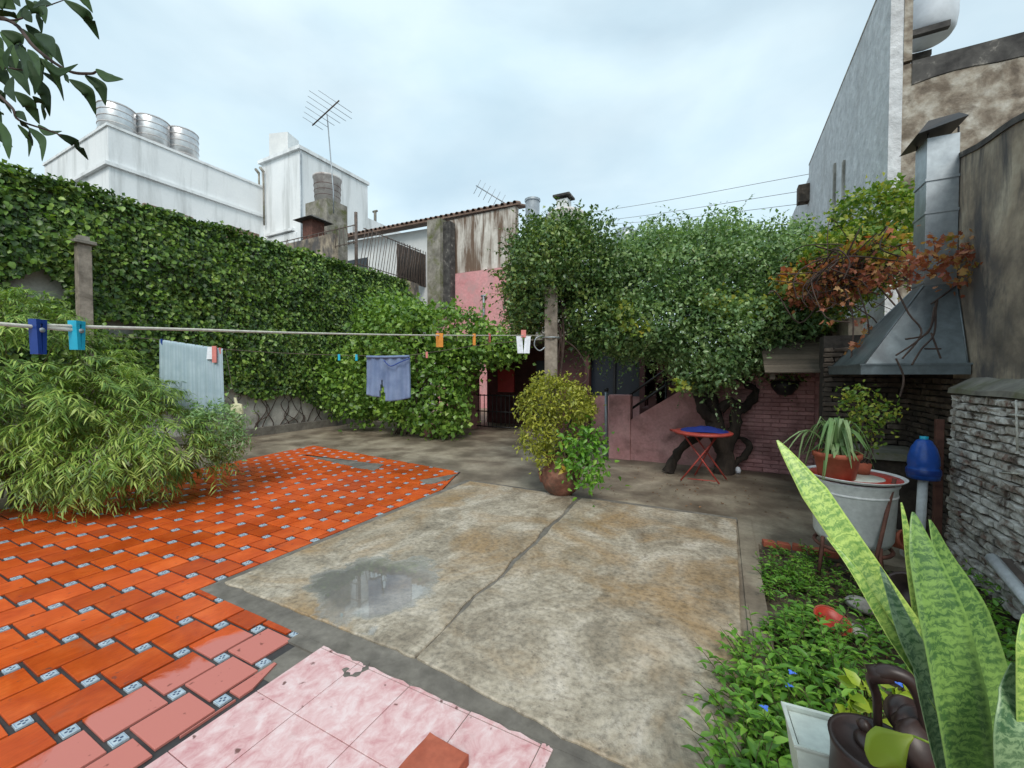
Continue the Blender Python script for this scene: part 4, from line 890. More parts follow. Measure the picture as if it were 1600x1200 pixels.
loft([ring(HX0-.008,HX1-.002,HY0-.008,HY1+.008,zb1-.012),ring(HX0-.008,HX1-.002,HY0-.008,HY1+.008,zb1+.006)]).build('rim_lip', M['hood_zinc'], hd)
# seams
for a,b in (((HX0+.03,HY0+.03,zb1),(cx0,cy0,zn)),((HX1-.02,HY0+.03,zb1),(cx1,cy0,zn)),((HX0+.03,HY1-.03,zb1),(cx0,cy1,zn))):
    MB().tube([a,b],.008,5).build('seam', M['hood_zinc'], hd)
fl = loft([ring(cx0,cx1,cy0,cy1,zn),ring(cx0,cx1,cy0,cy1,3.28),ring(cx0+.002,cx1,cy0+.002,cy1,3.28),ring(cx0+.002,cx1,cy0+.002,cy1,4.02)]).build('flue', M['zinc'], hd)
for z_ in (2.6,3.28,3.6): loft([ring(cx0-.008,cx1+.004,cy0-.008,cy1+.008,z_),ring(cx0-.008,cx1+.004,cy0-.008,cy1+.008,z_+.025)]).build('flue_band', M['zinc'], hd)
cz = 4.10
MB().add([(cx0-.10,cy0-.1,cz-.06),(cx1+.02,cy0-.1,cz+.02),(cx1+.02,cy1+.1,cz+.02),(cx0-.10,cy1+.1,cz-.06),(cx0+.0,cy0-.02,cz+.08),(cx1-.02,cy0-.02,cz+.10),(cx1-.02,cy1,cz+.10),(cx0,cy1,cz+.08)],
  [(3,2,1,0),(4,5,6,7),(0,1,5,4),(1,2,6,5),(2,3,7,6),(3,0,4,7)]).build('cap', M['black_metal'], hd)
for a,b in ((cx0+.01,cy0+.01),(cx1-.01,cy0+.01),(cx0+.01,cy1-.01),(cx1-.01,cy1-.01)): MB().tube([(a,b,4.0),(a,b,4.08)],.008,5).build('cap_leg', M['black_metal'], hd)
# grill bench
MB().box((1.47,6.905,-.1),(1.62,8.55,2.45)).build('side_wall', M['dark_render'], gw)
gb_ = thing('grill_bench', 'low dark brick bench of the barbecue under the hood', 'bench', (1.6,6.2,0))
MB().box((1.25,5.95,-.1),(1.97,6.58,.75)).build('base', M['dark_brick'], gb_)
MB().box((1.22,5.9,.752),(1.97,6.58,.83)).build('top', M['cement'], gb_)
# tall neighbour: grey gable + tan wall
NY = 8.6; NX = 2.44
nb = thing('tall_neighbour_building', 'tall neighbouring building with a grey flank and a weathered tan front', 'building', (6,10,0))
ztan = AY(1418,100,NY)[2]
MB().box((NX,NY+.7,-.1),(NX+14,NY+4,ztan+.3)).build('roof_block', M['cement'], nb)
MB().box((NX,NY,-.1),(NX+14,NY+.3,ztan)).build('tan_wall', M['tan_wall'], nb)
_rg = MB(); _k = 60; _v = []
for i in range(_k+1):
    x_ = NX+.11+14*i/_k; lo_ = ztan-.30-.14*mnoise.noise(Vector((x_*1.9,2,0)))-.10*mnoise.noise(Vector((x_*6,5,0)))
    _v += [(x_,NY-.012,lo_),(x_,NY-.012,ztan+.02),(x_,NY+.32,ztan+.03),(x_,NY-.001,lo_-.01)]
_rg.add(_v,[(4*i+a_,4*i+4+a_,4*i+4+(a_+1)%4,4*i+(a_+1)%4) for i in range(_k) for a_ in range(4)])
_rg.build('blackened_coping', M['blackened'], nb)
zg = 8.15
MB().box((NX-.16,NY-.02,-.1),(NX-.002,15.6,zg)).build('grey_flank', M['grey_wall'], nb)
MB().box((NX-.16,15.602,-.1),(NX-.002,28,zg-.35)).build('grey_flank', M['grey_wall'], nb)
MB().box((NX,NY-.03,ztan+.032),(NX+.1,NY+.3,zg)).build('flank_edge', M['tan_wall'], nb)
MB().box((NX-.165,NY-.022,zg+.002),(NX+.1,15.62,zg+.05)).build('flank_coping', M['tan_wall'], nb)
q = AX(1264,300,NX-.16); MB().box((NX-.45,q[1]-.15,q[2]-.3),(NX-.162,q[1]+.2,q[2]+.22)).build('chimney_stub', M['dark_brick'], nb)
for px in (1304,1318):
    q = AX(px,310,NX-.17); MB().box((NX-.2,q[1]-.06,q[2]-1.2),(NX-.162,q[1]+.06,q[2]+.8)).build('patched_joint', M['render'], nb)
q = AY(1450,62,9.9); d_ = (q-CC)@VW; r = 33*d_/F
tw = thing('roof_water_tank', 'big white water tank with ribs on rusty beams above the tan wall', 'water tank', (q[0],9.9,q[2]))
MB().lathe([(.001,0),(r*.8,.0),(r*.93,.08),(r,.25),(r,2.4),(.001,2.5)],(q[0],9.9,q[2]),30).build('shell', M['tank_white'], tw)
for z_ in (.62,1.25): MB().lathe([(r*1.001,-.03),(r*1.03,0),(r*1.001,.03)],(q[0],9.9,q[2]+z_),30).build('rib', M['zinc'], tw)
for s in (-.35,.35): MB().box((NX+.1,9.9+s-.05,q[2]-.1),(q[0]+.15,9.9+s+.05,q[2]-.003)).build('beam', M['blackened'], tw)
qk = AY(1376,30,12.5); d_ = (qk-CC)@VW; r = 19*d_/F
tw2 = thing('roof_water_tank', 'pale water tank just showing behind the top of the grey flank wall', 'water tank', (qk[0]+1.2,12.5,8))
MB().lathe([(.001,0),(r,.0),(r,3.4),(.001,3.5)],(qk[0]+.35,12.5,AY(1370,60,12.5)[2]-2),24).build('shell', M['tank_white'], tw2)
for z_ in (2.6,3.0): MB().lathe([(r*1.001,-.03),(r*1.04,0),(r*1.001,.03)],(qk[0]+.35,12.5,AY(1370,60,12.5)[2]-2+z_),24).build('rib', M['zinc'], tw2)
# overhead wires
for (a,b,lab) in (((860,341),(1275,270),'topmost of the three thin overhead wires against the sky'),((880,352),(1262,297),'middle one of the three thin overhead wires against the sky'),((930,352),(1256,318),'lowest of the three thin overhead wires against the sky')):
    A_ = P(*a,38); B_ = P(*b,22); m_ = (A_+B_)/2-[0,0,.15]; A2 = A_+(A_-B_)*.4; B2 = B_+(B_-A_)*.25
    tag(MB().tube(smooth_path([A2,A_,m_,B_,B2],6),.014,4).build('overhead_wire', M['rail_metal']), lab, 'wire', 'overhead wires')
# board awning beside the hood
aw = thing('board_awning', 'old grey board awning between the tree crown and the hood', 'awning', (1.0,7.4,2.0))
for k in range(9):
    f = k/9; y0 = 6.9+k*.19; z0 = 1.78+f*.95
    o = MB().box((-.62,-.112,-.012),(.62,.112,.012),.003).build('board', M['wood'], aw); o.location = Vector((1.14,y0,z0))-aw.location; o.rotation_euler = (math.radians(29)+random.gauss(0,.02),random.gauss(0,.01),random.gauss(0,.01))
for x_ in (.62,1.6): MB().obox((x_,7.65,2.1),(.03,0,0),(0,.78,.43),(0,-.012,.04)).build('joist', M['wood'], aw)
MB().tube([(1.19,6.86,0),(1.19,6.86,1.72)],.035,8).build('support_pole', M['rust'], aw)
# hanging basket
hb = P(1226,598,6.9); hang = thing('hanging_pot', 'dark round hanging pot with a trailing stem under the board awning', 'hanging pot', tuple(hb))
MB().lathe([(.001,-.22),(.1,-.2),(.19,-.08),(.21,.03),(.19,.03),(.001,-.0)],tuple(hb),20).build('bowl', M['black_metal'], hang)
for a in range(3): MB().tube([hb+np.array([.2*math.cos(a*2.1),.2*math.sin(a*2.1),.03]),hb+np.array([0,0,.5])],.004,4).build('chain', M['black_metal'], hang)
m_ = 60; leaves('foliage', hb+RNG.normal(size=(m_,3))*[.13,.13,.06]+[.12,-.05,.06], RNG.normal(size=(m_,3))+[0,0,.2], RNG.normal(size=(m_,3))+[0,0,1], .07, .6, M['autumn_green'], hang)
MB().tube(smooth_path([hb+np.array([.1,-.05,.03]),P(1200,592,6.8),P(1180,572,6.7),P(1172,550,6.7)],4),.008,5).build('stem', M['vine_stem'], hang)
# ==================================================================== PERGOLA POST, TREE AND VINES
PT = P(861,600,6.2); px_,py_ = PT[0],PT[1]
po = thing('pergola_post', 'rough square concrete post in the middle of the yard holding the clothes lines', 'post', (px_,py_,0))
MB().box((-.095,-.095,-.02),(.095,.095,3.0),.01).build('shaft', M['post'], po, (px_,py_,0)).rotation_euler.z = .35
MB().tube([(px_+.13*math.cos(a),py_+.13*math.sin(a),2.25) for a in np.linspace(0,2*PI,16)],.012,5).build('wire_loop', M['zinc'], po)
MB().tube(smooth_path([P(850,524,6.05),P(838,528,6.0),P(835,540,6.0),P(843,548,6.02),P(852,542,6.05)],4),.01,5).build('wire_loop', M['zinc'], po)
pv = thing('post_climber', 'round dark leafy climber crowning the concrete post', 'climber', (px_,py_,2))
bl = [(855,415,6.6,60,60,.9),(905,415,6.8,55,62,.9),(830,450,6.5,40,48,.7),(826,485,6.9,28,40,.5),(920,480,6.6,42,60,.7),(928,525,6.5,34,30,.5),(820,480,6.6,28,36,.6),(880,370,6.8,45,25,.6),(830,390,6.7,28,25,.5)]
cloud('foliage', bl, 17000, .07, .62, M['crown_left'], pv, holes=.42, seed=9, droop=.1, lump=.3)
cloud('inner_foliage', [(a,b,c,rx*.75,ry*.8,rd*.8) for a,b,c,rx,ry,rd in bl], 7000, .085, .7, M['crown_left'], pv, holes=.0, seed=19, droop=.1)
p_, n_ = blob_points(bl, 300, seed=4, inner=.95); sprigs('shoot', p_, n_+[0,0,.25], .3, .065, .6, M['crown_left'], M['twig'], pv, 10, .3, .0025)
rts = [P(x,y,6.7) for x,y in ((838,370),(850,360),(878,350),(905,350),(815,395),(930,370),(870,352),(900,348),(800,440),(795,470))]
sprigs('long_shoot', rts, [(random.gauss(-.1,.35),random.gauss(0,.3),1.2) for _ in rts], .8, .045, .6, M['crown_left'], M['vine_stem'], pv, 12, .7, .004)
mb = MB()
for k in range(4):
    a = Vector((px_+random.gauss(0,.03),py_+.13+random.gauss(0,.02),.05)); mb.tube(smooth_path([a,a+Vector((random.gauss(0,.03),.03,1.1)),(px_+random.gauss(0,.15),py_+.15,2.2),P(random.uniform(830,930),430,6.6)],5),.018,5)
# dry trailing strand right of the post
mb.tube(smooth_path([P(880,530,6.3),P(900,545,6.2),P(915,570,6.2),P(918,590,6.2),P(910,600,6.2)],5),.012,5)
mb.build('stem', M['vine_stem'], pv)
# core tree
tr = thing('pergola_tree', 'gnarled dark tree whose wide leafy crown hangs over the pink wall and table', 'tree', tuple(G(1130,742)))
bl = [(985,440,7.2,60,62,1.0),(1060,430,7.4,80,62,1.3),(1150,435,7.6,80,58,1.4),(1225,440,7.3,70,55,1.2),(1040,500,7.0,90,60,1.1),(1110,535,6.8,70,55,.9),(1098,580,6.6,40,32,.5),(1175,505,7.0,80,58,1.1),(1235,490,6.8,50,45,.8),(990,515,7.0,50,42,.8),(1190,545,6.8,45,35,.6),(1270,420,7,50,40,.8),(1010,400,7.6,50,30,.8),(1100,390,7.8,60,35,1),(1190,395,7.8,60,30,1)]
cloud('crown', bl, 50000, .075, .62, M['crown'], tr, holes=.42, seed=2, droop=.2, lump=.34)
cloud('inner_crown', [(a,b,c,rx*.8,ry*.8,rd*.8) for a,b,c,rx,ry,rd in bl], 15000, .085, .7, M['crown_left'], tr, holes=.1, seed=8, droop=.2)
p_, n_ = blob_points(bl, 700, seed=7, inner=.96); sprigs('shoot', p_, n_+[0,0,.3], .42, .065, .6, M['crown'], M['twig'], tr, 10, .4, .0025)
rts = [P(random.uniform(930,1300),random.uniform(365,395),7.6) for _ in range(85)]
sprigs('long_shoot', rts, [(random.gauss(.1,.55),random.gauss(0,.3),1) for _ in rts], .85, .06, .6, M['crown'], M['vine_stem'], tr, 12, .8, .0035)
# some yellowing vine leaves through the crown
yl = []
for (a,b,m_,s_) in ((975,490,60,14),(1000,515,30,10),(1110,478,40,14),(1150,475,50,16),(1205,480,40,14),(1290,385,60,18),(1060,600,25,8)):
    for _ in range(m_): yl.append(P(random.gauss(a,s_),random.gauss(b,s_*.8),6.05+random.random()*.25))
m_ = len(yl); leaves('yellow_foliage', np.array(yl), RNG.normal(size=(m_,3))+[0,0,-.5], RNG.normal(size=(m_,3))*.6-VH+[0,0,.3], .085*RNG.uniform(.6,1.3,m_), .9, M['autumn_green'], tr, 'i', rnd=RNG.uniform(.45,1,m_))
b0 = G(1128,738); tk_ = MB()
def limb(pts, r): tk_.tube(smooth_path([P(*q) for q in pts],6), list(np.interp(np.linspace(0,1,6*(len(pts)-1)+1),np.linspace(0,1,len(r)),r)), 12)
D0 = (b0-CC)@VW
limb([(1130,745,D0),(1133,715,D0),(1122,680,D0),(1112,640,D0+.1),(1103,600,D0+.1),(1100,540,D0+.2)],[.19,.14,.13,.15,.13,.07])
limb([(1133,700,D0),(1148,670,D0-.05),(1150,645,D0-.05),(1172,628,D0),(1180,610,D0),(1165,600,D0),(1150,585,D0+.1),(1130,555,D0)],[.12,.10,.085,.07,.06,.055,.05,.04])
limb([(1045,738,D0),(1052,720,D0),(1065,700,D0),(1085,685,D0),(1118,672,D0)],[.10,.08,.07,.07,.09])
limb([(1138,742,D0+.05),(1150,722,D0),(1165,712,D0),(1172,695,D0),(1160,686,D0),(1140,680,D0)],[.06,.05,.045,.04,.04,.05])
limb([(1120,660,D0),(1098,640,D0),(1090,615,D0),(1075,590,D0)],[.1,.09,.07,.04])
limb([(1160,640,D0),(1140,628,D0-.1),(1125,640,D0-.1)],[.07,.08,.08])
tk_.v = [tuple(Vector(v)+Vector((mnoise.noise(Vector(v)*9),mnoise.noise(Vector(v)*9+Vector((7,0,0))),mnoise.noise(Vector(v)*9+Vector((0,7,0)))))*.045) for v in tk_.v]
tk_.build('trunk', M['bark'], tr)
# autumn vine over the awning and flue
av = thing('autumn_vine', 'tangled vine with yellow, orange and rusty leaves hanging before the flue', 'vine', (1.4,5.8,2.2))
bg_ = [(1330,390,5.6,55,32,.5),(1390,345,5.5,28,45,.35),(1360,330,5.8,45,35,.45),(1300,410,5.9,45,35,.45)]
cloud('green_foliage', bg_, 5200, .07, .8, M['autumn_green'], av, holes=.35, seed=12, tmpl='4')
by = [(1265,445,5.9,45,24,.3),(1290,430,5.7,60,28,.35),(1400,385,5.0,70,20,.25),(1350,400,5.3,60,22,.25)]
cloud('yellow_foliage', by, 1300, .075, .9, M['autumn'], av, holes=.45, seed=13, tmpl='i')
br = [(1415,405,4.5,45,26,.2),(1462,392,3.85,38,26,.12),(1445,415,3.85,34,18,.1),(1390,430,4.6,40,16,.15),(1502,412,3.75,22,30,.10),(1275,455,5.6,40,24,.3),(1320,440,5.2,45,26,.25)]
cloud('red_foliage', br, 1300, .062, .85, M['autumn_red'], av, holes=.5, seed=14, tmpl='i', up=.1)
p_ = np.array([P(*q) for q in [(1335,500+random.gauss(0,5),4.9) for _ in range(3)]+[(random.gauss(a,5),random.gauss(b,4),4.7) for a,b in ((1318,452),(1332,472),(1350,497),(1357,512),(1356,527),(1333,537),(1349,538),(1357,545),(1330,561),(1295,505),(1290,475),(1470,455),(1500,440),(1515,420),(1505,450)) for _ in range(4)]])
m_ = len(p_); leaves('hanging_leaves', p_, RNG.normal(size=(m_,3))*.5+[0,0,-1], RNG.normal(size=(m_,3))*.7-VH, .062*RNG.uniform(.7,1.2,m_), .9, M['autumn_red'], av, 'i', rnd=RNG.uniform(.4,.9,m_))
mb = MB()
for k in range(42):
    a = P(random.gauss(1330,55),random.gauss(430,18),random.uniform(5.0,5.6)); b = P(random.uniform(1250,1450),random.gauss(430,35),random.uniform(4.6,5.6)); m1 = (a*2+b)/3+RNG.normal(size=3)*.16+[0,0,.14]; m2 = (a+2*b)/3+RNG.normal(size=3)*.16+[0,0,-.04]
    mb.tube(smooth_path([a,m1,m2,b],5), random.uniform(.004,.010), 5, False)
for k in range(16):   # arching loops
    c = P(1345+random.gauss(0,20),450+random.gauss(0,8),5.2); R_ = random.uniform(.35,.62); 
    mb.tube([c+RT*R_*math.cos(t)+np.array([0,0,1])*R_*.62*math.sin(t)+VH*random.gauss(0,.02) for t in np.linspace(.1+random.random()*.3,PI+random.random()*.6,14)], random.uniform(.004,.010), 5, False)
cloud('inner_foliage', [(1310,445,5.9,62,34,.4),(1350,430,5.6,50,30,.35),(1300,490,6.1,40,22,.3)], 2400, .07, .7, M['autumn_green'], av, holes=.2, seed=77)
hd_d = lambda py: 4.0-.26*max(0,min(1,(py-445)/130))
for q in ([(1465,470,3.9),(1455,510,4.0),(1430,535,4.0),(1400,555,4.05)],[(1462,470,3.9),(1460,520,3.95),(1440,545,4.0),(1425,570,4.0)],[(1460,480,3.95),(1450,520,4),(1415,530,4.05)],[(1455,520,3.95),(1470,560,3.9)],[(1400,450,4.4),(1420,490,4.2),(1440,520,4.0),(1410,560,4.0)],[(1445,545,3.9),(1470,545,3.85)],[(1340,450,4.8),(1356,500,4.7),(1357,545,4.7)],[(1320,450,4.8),(1333,500,4.8),(1330,560,4.7)],[(1455,475,3.9),(1500,440,3.9),(1515,410,3.9)],[(1400,560,3.95),(1412,590,3.95),(1406,620,3.95)]):
    mb.tube(smooth_path([P(r[0],r[1],hd_d(r[1])-.06 if r[0]>1385 else r[2]) for r in q],5),.008,5,False)
av_st = mb.build('stem', M['vine_stem'], av)
# ==================================================================== TABLE
TD = 6.62; tc_ = P(1098,675,TD); tb = thing('folding_table', 'round red metal folding table with crossed legs before the dark tree', 'table', (tc_[0],tc_[1],0))
MB().lathe([(.001,.74),(.42,.74),(.44,.755),(.44,.775),(.42,.785),(.001,.782)],(tc_[0],tc_[1],0),32).build('table_top', M['red_paint'], tb)
MB().obox((tc_[0]-.38,tc_[1]-.02,.775),(.09,.04,0),(-.03,.06,0),(0,0,.012)).build('hinge_flap', M['red_paint'], tb)
for a,b in (((-.36,-.12),(.25,-.25)),((.28,-.15),(-.30,-.28)),((-.2,.1),(.35,.12)),((.26,.12),(-.12,.2))):
    MB().tube([(tc_[0]+a[0]*.8,tc_[1]+a[1],.745),(tc_[0]+b[0],tc_[1]+b[1],.012)],.013,7).build('leg', M['red_paint'], tb)
MB().tube([(tc_[0]-.2,tc_[1]-.27,.05),(tc_[0]+.2,tc_[1]-.25,.05)],.008,6).tube([(tc_[0]-.02,tc_[1]-.2,.4),(tc_[0]+.03,tc_[1]+.14,.4)],.008,6).build('crossbar', M['red_paint'], tb)
bc = MB(); pr = []
for i in range(7):
    rr_ = i/6; pr.append(rr_)
vs=[(tc_[0],tc_[1],.86)]; K=22
for i in range(1,7):
    for k in range(K):
        a = 2*PI*k/K; r_ = .34*i/6; vs.append((tc_[0]+.02+r_*math.cos(a)*1.05, tc_[1]+r_*math.sin(a)*.8, .79+.07*(1-(i/6)**2)+.012*math.sin(3*a+i)))
fs=[(0,1+k,1+(k+1)%K) for k in range(K)]+[(1+(i-1)*K+k,1+i*K+k,1+i*K+(k+1)%K,1+(i-1)*K+(k+1)%K) for i in range(1,6) for k in range(K)]
bc.add(vs,fs,True); tag(bc.build('blue_cover', M['blue_cloth']), 'deep blue cover heaped on top of the red table', 'cover')
sb = G(1153,739); tag(MB().lathe([(.001,0),(.04,0),(.05,.05),(.03,.1),(.001,.11)],tuple(sb),12).build('white_jar', M['white_peg']), 'tiny white jar on the ground at the foot of the dark tree', 'jar')
# ==================================================================== URN WITH BUSH
ub = G(876,773); ud = (ub-CC)@VW
ur = thing('clay_urn', 'big round aged clay pot standing at the far edge of the slab', 'flower pot', tuple(ub))
k_ = ud/F
MB().lathe([(.001,0),(15*k_,0),(25*k_,10*k_),(31*k_,26*k_),(29*k_,40*k_),(21*k_,50*k_),(20*k_,56*k_),(26*k_,62*k_),(26*k_,66*k_),(22*k_,66*k_),(18*k_,54*k_),(.001,52*k_)],tuple(ub),30).build('body', M['urn'], ur)
MB().tube([ub+RT*-.21+np.array([0,0,.36]),ub+RT*-.30+np.array([0,0,.32]),ub+RT*-.27+np.array([0,0,.2]),ub+RT*-.2+np.array([0,0,.18])],.025,7).build('handle', M['urn'], ur)
gs = thing('golden_shrub', 'golden green round shrub growing out of the big clay pot', 'shrub', tuple(ub+[0,0,.4]))
bl = [(866,618,5.7,46,26,.34),(838,640,5.65,28,26,.24),(890,632,5.65,34,26,.3),(838,680,5.6,24,22,.2),(872,672,5.6,32,26,.22),(905,640,5.7,20,20,.2),(858,600,5.8,22,11,.2),(850,712,5.6,16,13,.14)]
cloud('foliage', bl, 4600, .06, .5, M['gold'], gs, holes=.6, seed=21, up=.9)
p_, n_ = blob_points(bl, 150, seed=4, inner=.9); sprigs('shoot', p_, n_+[0,0,.5], .07, .055, .5, M['gold'], M['twig'], gs, 9, .1, .003)
MB().tube(smooth_path([ub+[0,0,.4],P(872,700,5.6),P(866,650,5.7)],4),.02,6).tube(smooth_path([ub+[0,0,.4],P(880,690,5.6),P(895,650,5.7)],4),.013,6).build('stem', M['bark'], gs)
tp = thing('trailing_plant', 'bright green trailing plant spilling over the right side of the clay pot', 'plant', tuple(ub+[.1,0,.4]))
bl = [(908,690,5.45,30,22,.2),(930,712,5.4,18,22,.18),(905,718,5.35,20,14,.12),(926,738,5.3,15,18,.12),(882,722,5.3,10,8,.08),(918,755,5.25,11,9,.08)]
cloud('foliage', bl, 850, .085, .5, M['weed'], tp, holes=.4, seed=31, tmpl='8', droop=.5)
mb = MB()
for k in range(14):
    e = P(random.gauss(912,18),random.gauss(725,22),5.35); mb.tube(smooth_path([ub+[0,0,.4],(ub+[0,0,.62]+e)/2+[0,0,.08],e],4),.006,5,False)
mb.build('stem', M['twig'], tp)
dlp = np.array([P(880+random.gauss(0,5),735,5.3) for _ in range(6)]); leaves('dry_leaves', dlp, RNG.normal(size=(6,3)), RNG.normal(size=(6,3))-VH, .09, .6, M['autumn'], tp, '8', rnd=RNG.uniform(.45,.6,6))
# spiky tuft left of the urn neck
for k in range(10):
    a = random.uniform(-1,1); b = ub+[0,0,.42]-RT*.12; e = b+RT*(-.22+a*.1)+np.array([0,0,random.uniform(-.05,.2)]); ribbon('strap_leaf', [b,(b+e)/2+[0,0,.09],e],[.014,.016,.002],(0,0,1),M['strap'],tp)
# ==================================================================== CLOTHES LINES AND LAUNDRY
e_post = P(851,524,6.1); e_l = P(59,508,1.0)
dirn = e_l-e_post; e_far = e_l+dirn*.35; e_far[2] = e_l[2]+.02
rope_pts = [e_post]+[P(px,py,1/(1/6.1+(1/1.0-1/6.1)*(851-px)/(851-59))) for px,py in ((700,524),(500,521),(300,515),(150,511),(59,508),(0,506))]+[e_far]
tag(MB().tube(smooth_path(rope_pts,6),.0045,7).build('clothes_rope', M['rope']), 'thick pale rope clothes line nearest the camera', 'clothes line')
def rope_at(px, py=None):
    d = 1/(1/6.1+(1/1.0-1/6.1)*(851-px)/(851-59)); yy = np.interp(px,[0,59,150,300,500,700,851],[506,508,511,515,521,524,524]); return P(px,yy,d), d
epole = thing('line_pole', 'metal pole holding the near end of the rope', 'pole', (e_far[0],e_far[1],0))
MB().tube([(e_far[0],e_far[1],0),(e_far[0],e_far[1],e_far[2]+.1)],.025,8).build('pole', M['zinc'], epole)
def peg(px, mat, label, h=.075, w_=.014, tilt=0., rope=rope_at, both=True):
    c, d = rope(px); t = thing('clothes_peg', label, 'clothes peg', tuple(c), 'clothes pegs on the lines')
    for s in (-1,1):
        off = VH*.006*s
        mb = MB(); top = c+[0,0,.014]; ax = RT*w_/2
        cc = c+[0,0,.014-h/2]+RT*tilt*h*.5*0+off*(1+0)
        mb.obox(cc, ax, VH*.0045, np.array([0,0,h/2])+VH*.0015*s); mb.obox(cc+np.array([0,0,h*.44]), ax*1.04, VH*.0055, np.array([0,0,h*.06]))
        mb.build('jaw', mat, t)
    MB().tube([c-RT*w_*.62+[0,0,-.012],c+RT*w_*.62+[0,0,-.012]],.006,7).build('spring', M['zinc'], t)
peg(59, M['navy'], 'navy blue peg, leftmost on the near rope', .085,.02); peg(120, M['cyan'], 'turquoise peg hanging on the near rope beside the navy one', .075,.022)
peg(687, M['orange_peg'], 'orange peg on the near rope right of the hanging shorts', .10,.05)
peg(741, M['orange_peg'], 'dull orange peg on the near rope over the bright ivy', .10,.025); peg(765, M['red_paint'], 'red peg on the near rope left of the white tag', .08,.02)
c,d = rope_at(818); wt = thing('white_tag', 'small white cloth tag clipped on the near rope beside the post', 'cloth', tuple(c))
for s in (-1,1):
    MB().obox(c+RT*s*.045+[0,0,-.115],RT*.036,VH*.004,np.array([0,0,.105])+RT*.008*s).build('flap', M['white_peg'], wt)
MB().obox(c+[0,0,.02],RT*.03,VH*.012,np.array([0,0,.045])).build('peg', M['pink_peg'], wt)
# second, farther line
ys = lambda px: np.interp(px,[-120,0,245,345,430,530,600,640,690,760,838],[505,514,530,545,551,555,556,555,548,538,530]); ds = lambda px: np.interp(px,[-120,0,838],[5.95,5.95,6.05])
def line2(px): return P(px,ys(px),ds(px)), ds(px)
tag(MB().tube(smooth_path([line2(px)[0] for px in (-120,0,120,245,300,345,430,530,600,640,690,760,838)],3),.004,5).build('thin_line', M['rail_metal']), 'thin dark clothes line carrying the towel and shorts', 'clothes line')
fp = line2(-120)[0]; lp2 = thing('line_pole', 'slim metal pole hidden left in the bushes holding the thin line', 'pole', (fp[0],fp[1],0)); MB().tube([(fp[0],fp[1],0),(fp[0],fp[1],fp[2]+.1)],.02,8).build('pole', M['zinc'], lp2)
def cloth(name, px0, px1, hgt, mat, label, cat, cut=None, fold=.015, freq=34, flare=0.):
    nx, nz_ = 46, 30; v=[]; s_=[]
    for j in range(nz_+1):
        for i in range(nx+1):
            f = i/nx; px = px0+(px1-px0)*f; c,d = line2(px); dn = hgt*(j/nz_)
            amp = fold*(.3+.7*j/nz_); ph = freq*f*2*PI/6
            q = c+[0,0,-dn+.004]+VH*(amp*math.sin(ph)+amp*.6*math.sin(ph*2.3+1.2))+RT*(flare*(f-.5)*j/nz_)
            if j: q = q+VH*-.008
            v.append(tuple(q)); s_.append(f)
    f_=[]; 
    for j in range(nz_):
        for i in range(nx):
            if cut and cut((i+.5)/nx,(j+.5)/nz_): continue
            f_.append((j*(nx+1)+i,j*(nx+1)+i+1,(j+1)*(nx+1)+i+1,(j+1)*(nx+1)+i))
    me = bpy.data.meshes.new(name); me.from_pydata(v,[],f_); me.update(); me.polygons.foreach_set('use_smooth',[True]*len(f_))
    a = me.attributes.new('s','FLOAT','POINT'); a.data.foreach_set('value', s_)
    o = link(name, me, mat); md = o.modifiers.new('thickness','SOLIDIFY'); md.thickness = .006; tag(o,label,cat); return o
cloth('towel', 250, 349, .98, M['towel'], 'pale grey blue striped towel hanging on the thin line behind the bush', 'towel', fold=.02, freq=46, flare=.06)
# shorts
t = thing('shorts', 'faded blue cotton shorts hanging upside on the thin line', 'shorts', tuple(line2(606)[0]))
def shorts_mesh(zoff):
    v=[];f_=[];nx,nz_=40,28; keep={}
    for j in range(nz_+1):
        for i in range(nx+1):
            f=i/nx; c,d=line2(574+66*f); g=j/nz_; H=.62*(1+.08*math.sin(f*3)); w_=1+.06*g
            q=c+[0,0,-H*g]+RT*((f-.5)*.0*w_+ (f-.5)*.03*g)+VH*(zoff+.02*math.sin(f*14+g*3)*g+.012*math.sin(f*31))
            v.append(tuple(q))
    for j in range(nz_):
        for i in range(nx):
            f=(i+.5)/nx; g=(j+.5)/nz_
            if g>.55 and abs(f-.36)<.01+.07*(g-.55)/.45*(1+.0*f): continue
            if g>.93 and f<.34: continue
            f_.append((j*(nx+1)+i,j*(nx+1)+i+1,(j+1)*(nx+1)+i+1,(j+1)*(nx+1)+i))
    me=bpy.data.meshes.new('legs'); me.from_pydata(v,[],f_); me.update(); me.polygons.foreach_set('use_smooth',[True]*len(f_)); return me
for zo in (-.025,.025):
    o = link('cloth_panel', shorts_mesh(zo), M['denim'], t); md=o.modifiers.new('thickness','SOLIDIFY'); md.thickness=.005
wa=[line2(574+66*f)[0]+np.array([0,0,-.02])-VH*.04 for f in np.linspace(0,1,8)]; MB().tube(wa,.018,6).build('waistband', M['denim'], t)
dr=[P(600,563,5.94),P(610,572,5.94),P(625,566,5.94),P(640,560,5.95)]; MB().tube(smooth_path(dr,4),.008,5).build('drawstring', M['navy'], t)
for px,mt_,lb in ((253,M['navy'],'navy peg on the top left corner of the towel'),(344,M['pink_peg'],'pink peg on the top right corner of the towel'),(530,M['cyan'],'pale turquoise peg on the thin line left of the shorts'),(557,M['cyan'],'turquoise peg on the thin line touching the shorts'),(667,M['pink_peg'],'pink peg on the thin line right of the shorts')):
    peg(px, mt_, lb, .09, .03, rope=line2)
rg_ = thing('small_rag', 'small pink and white rag pegged over the right end of the towel', 'cloth', tuple(line2(333)[0]))
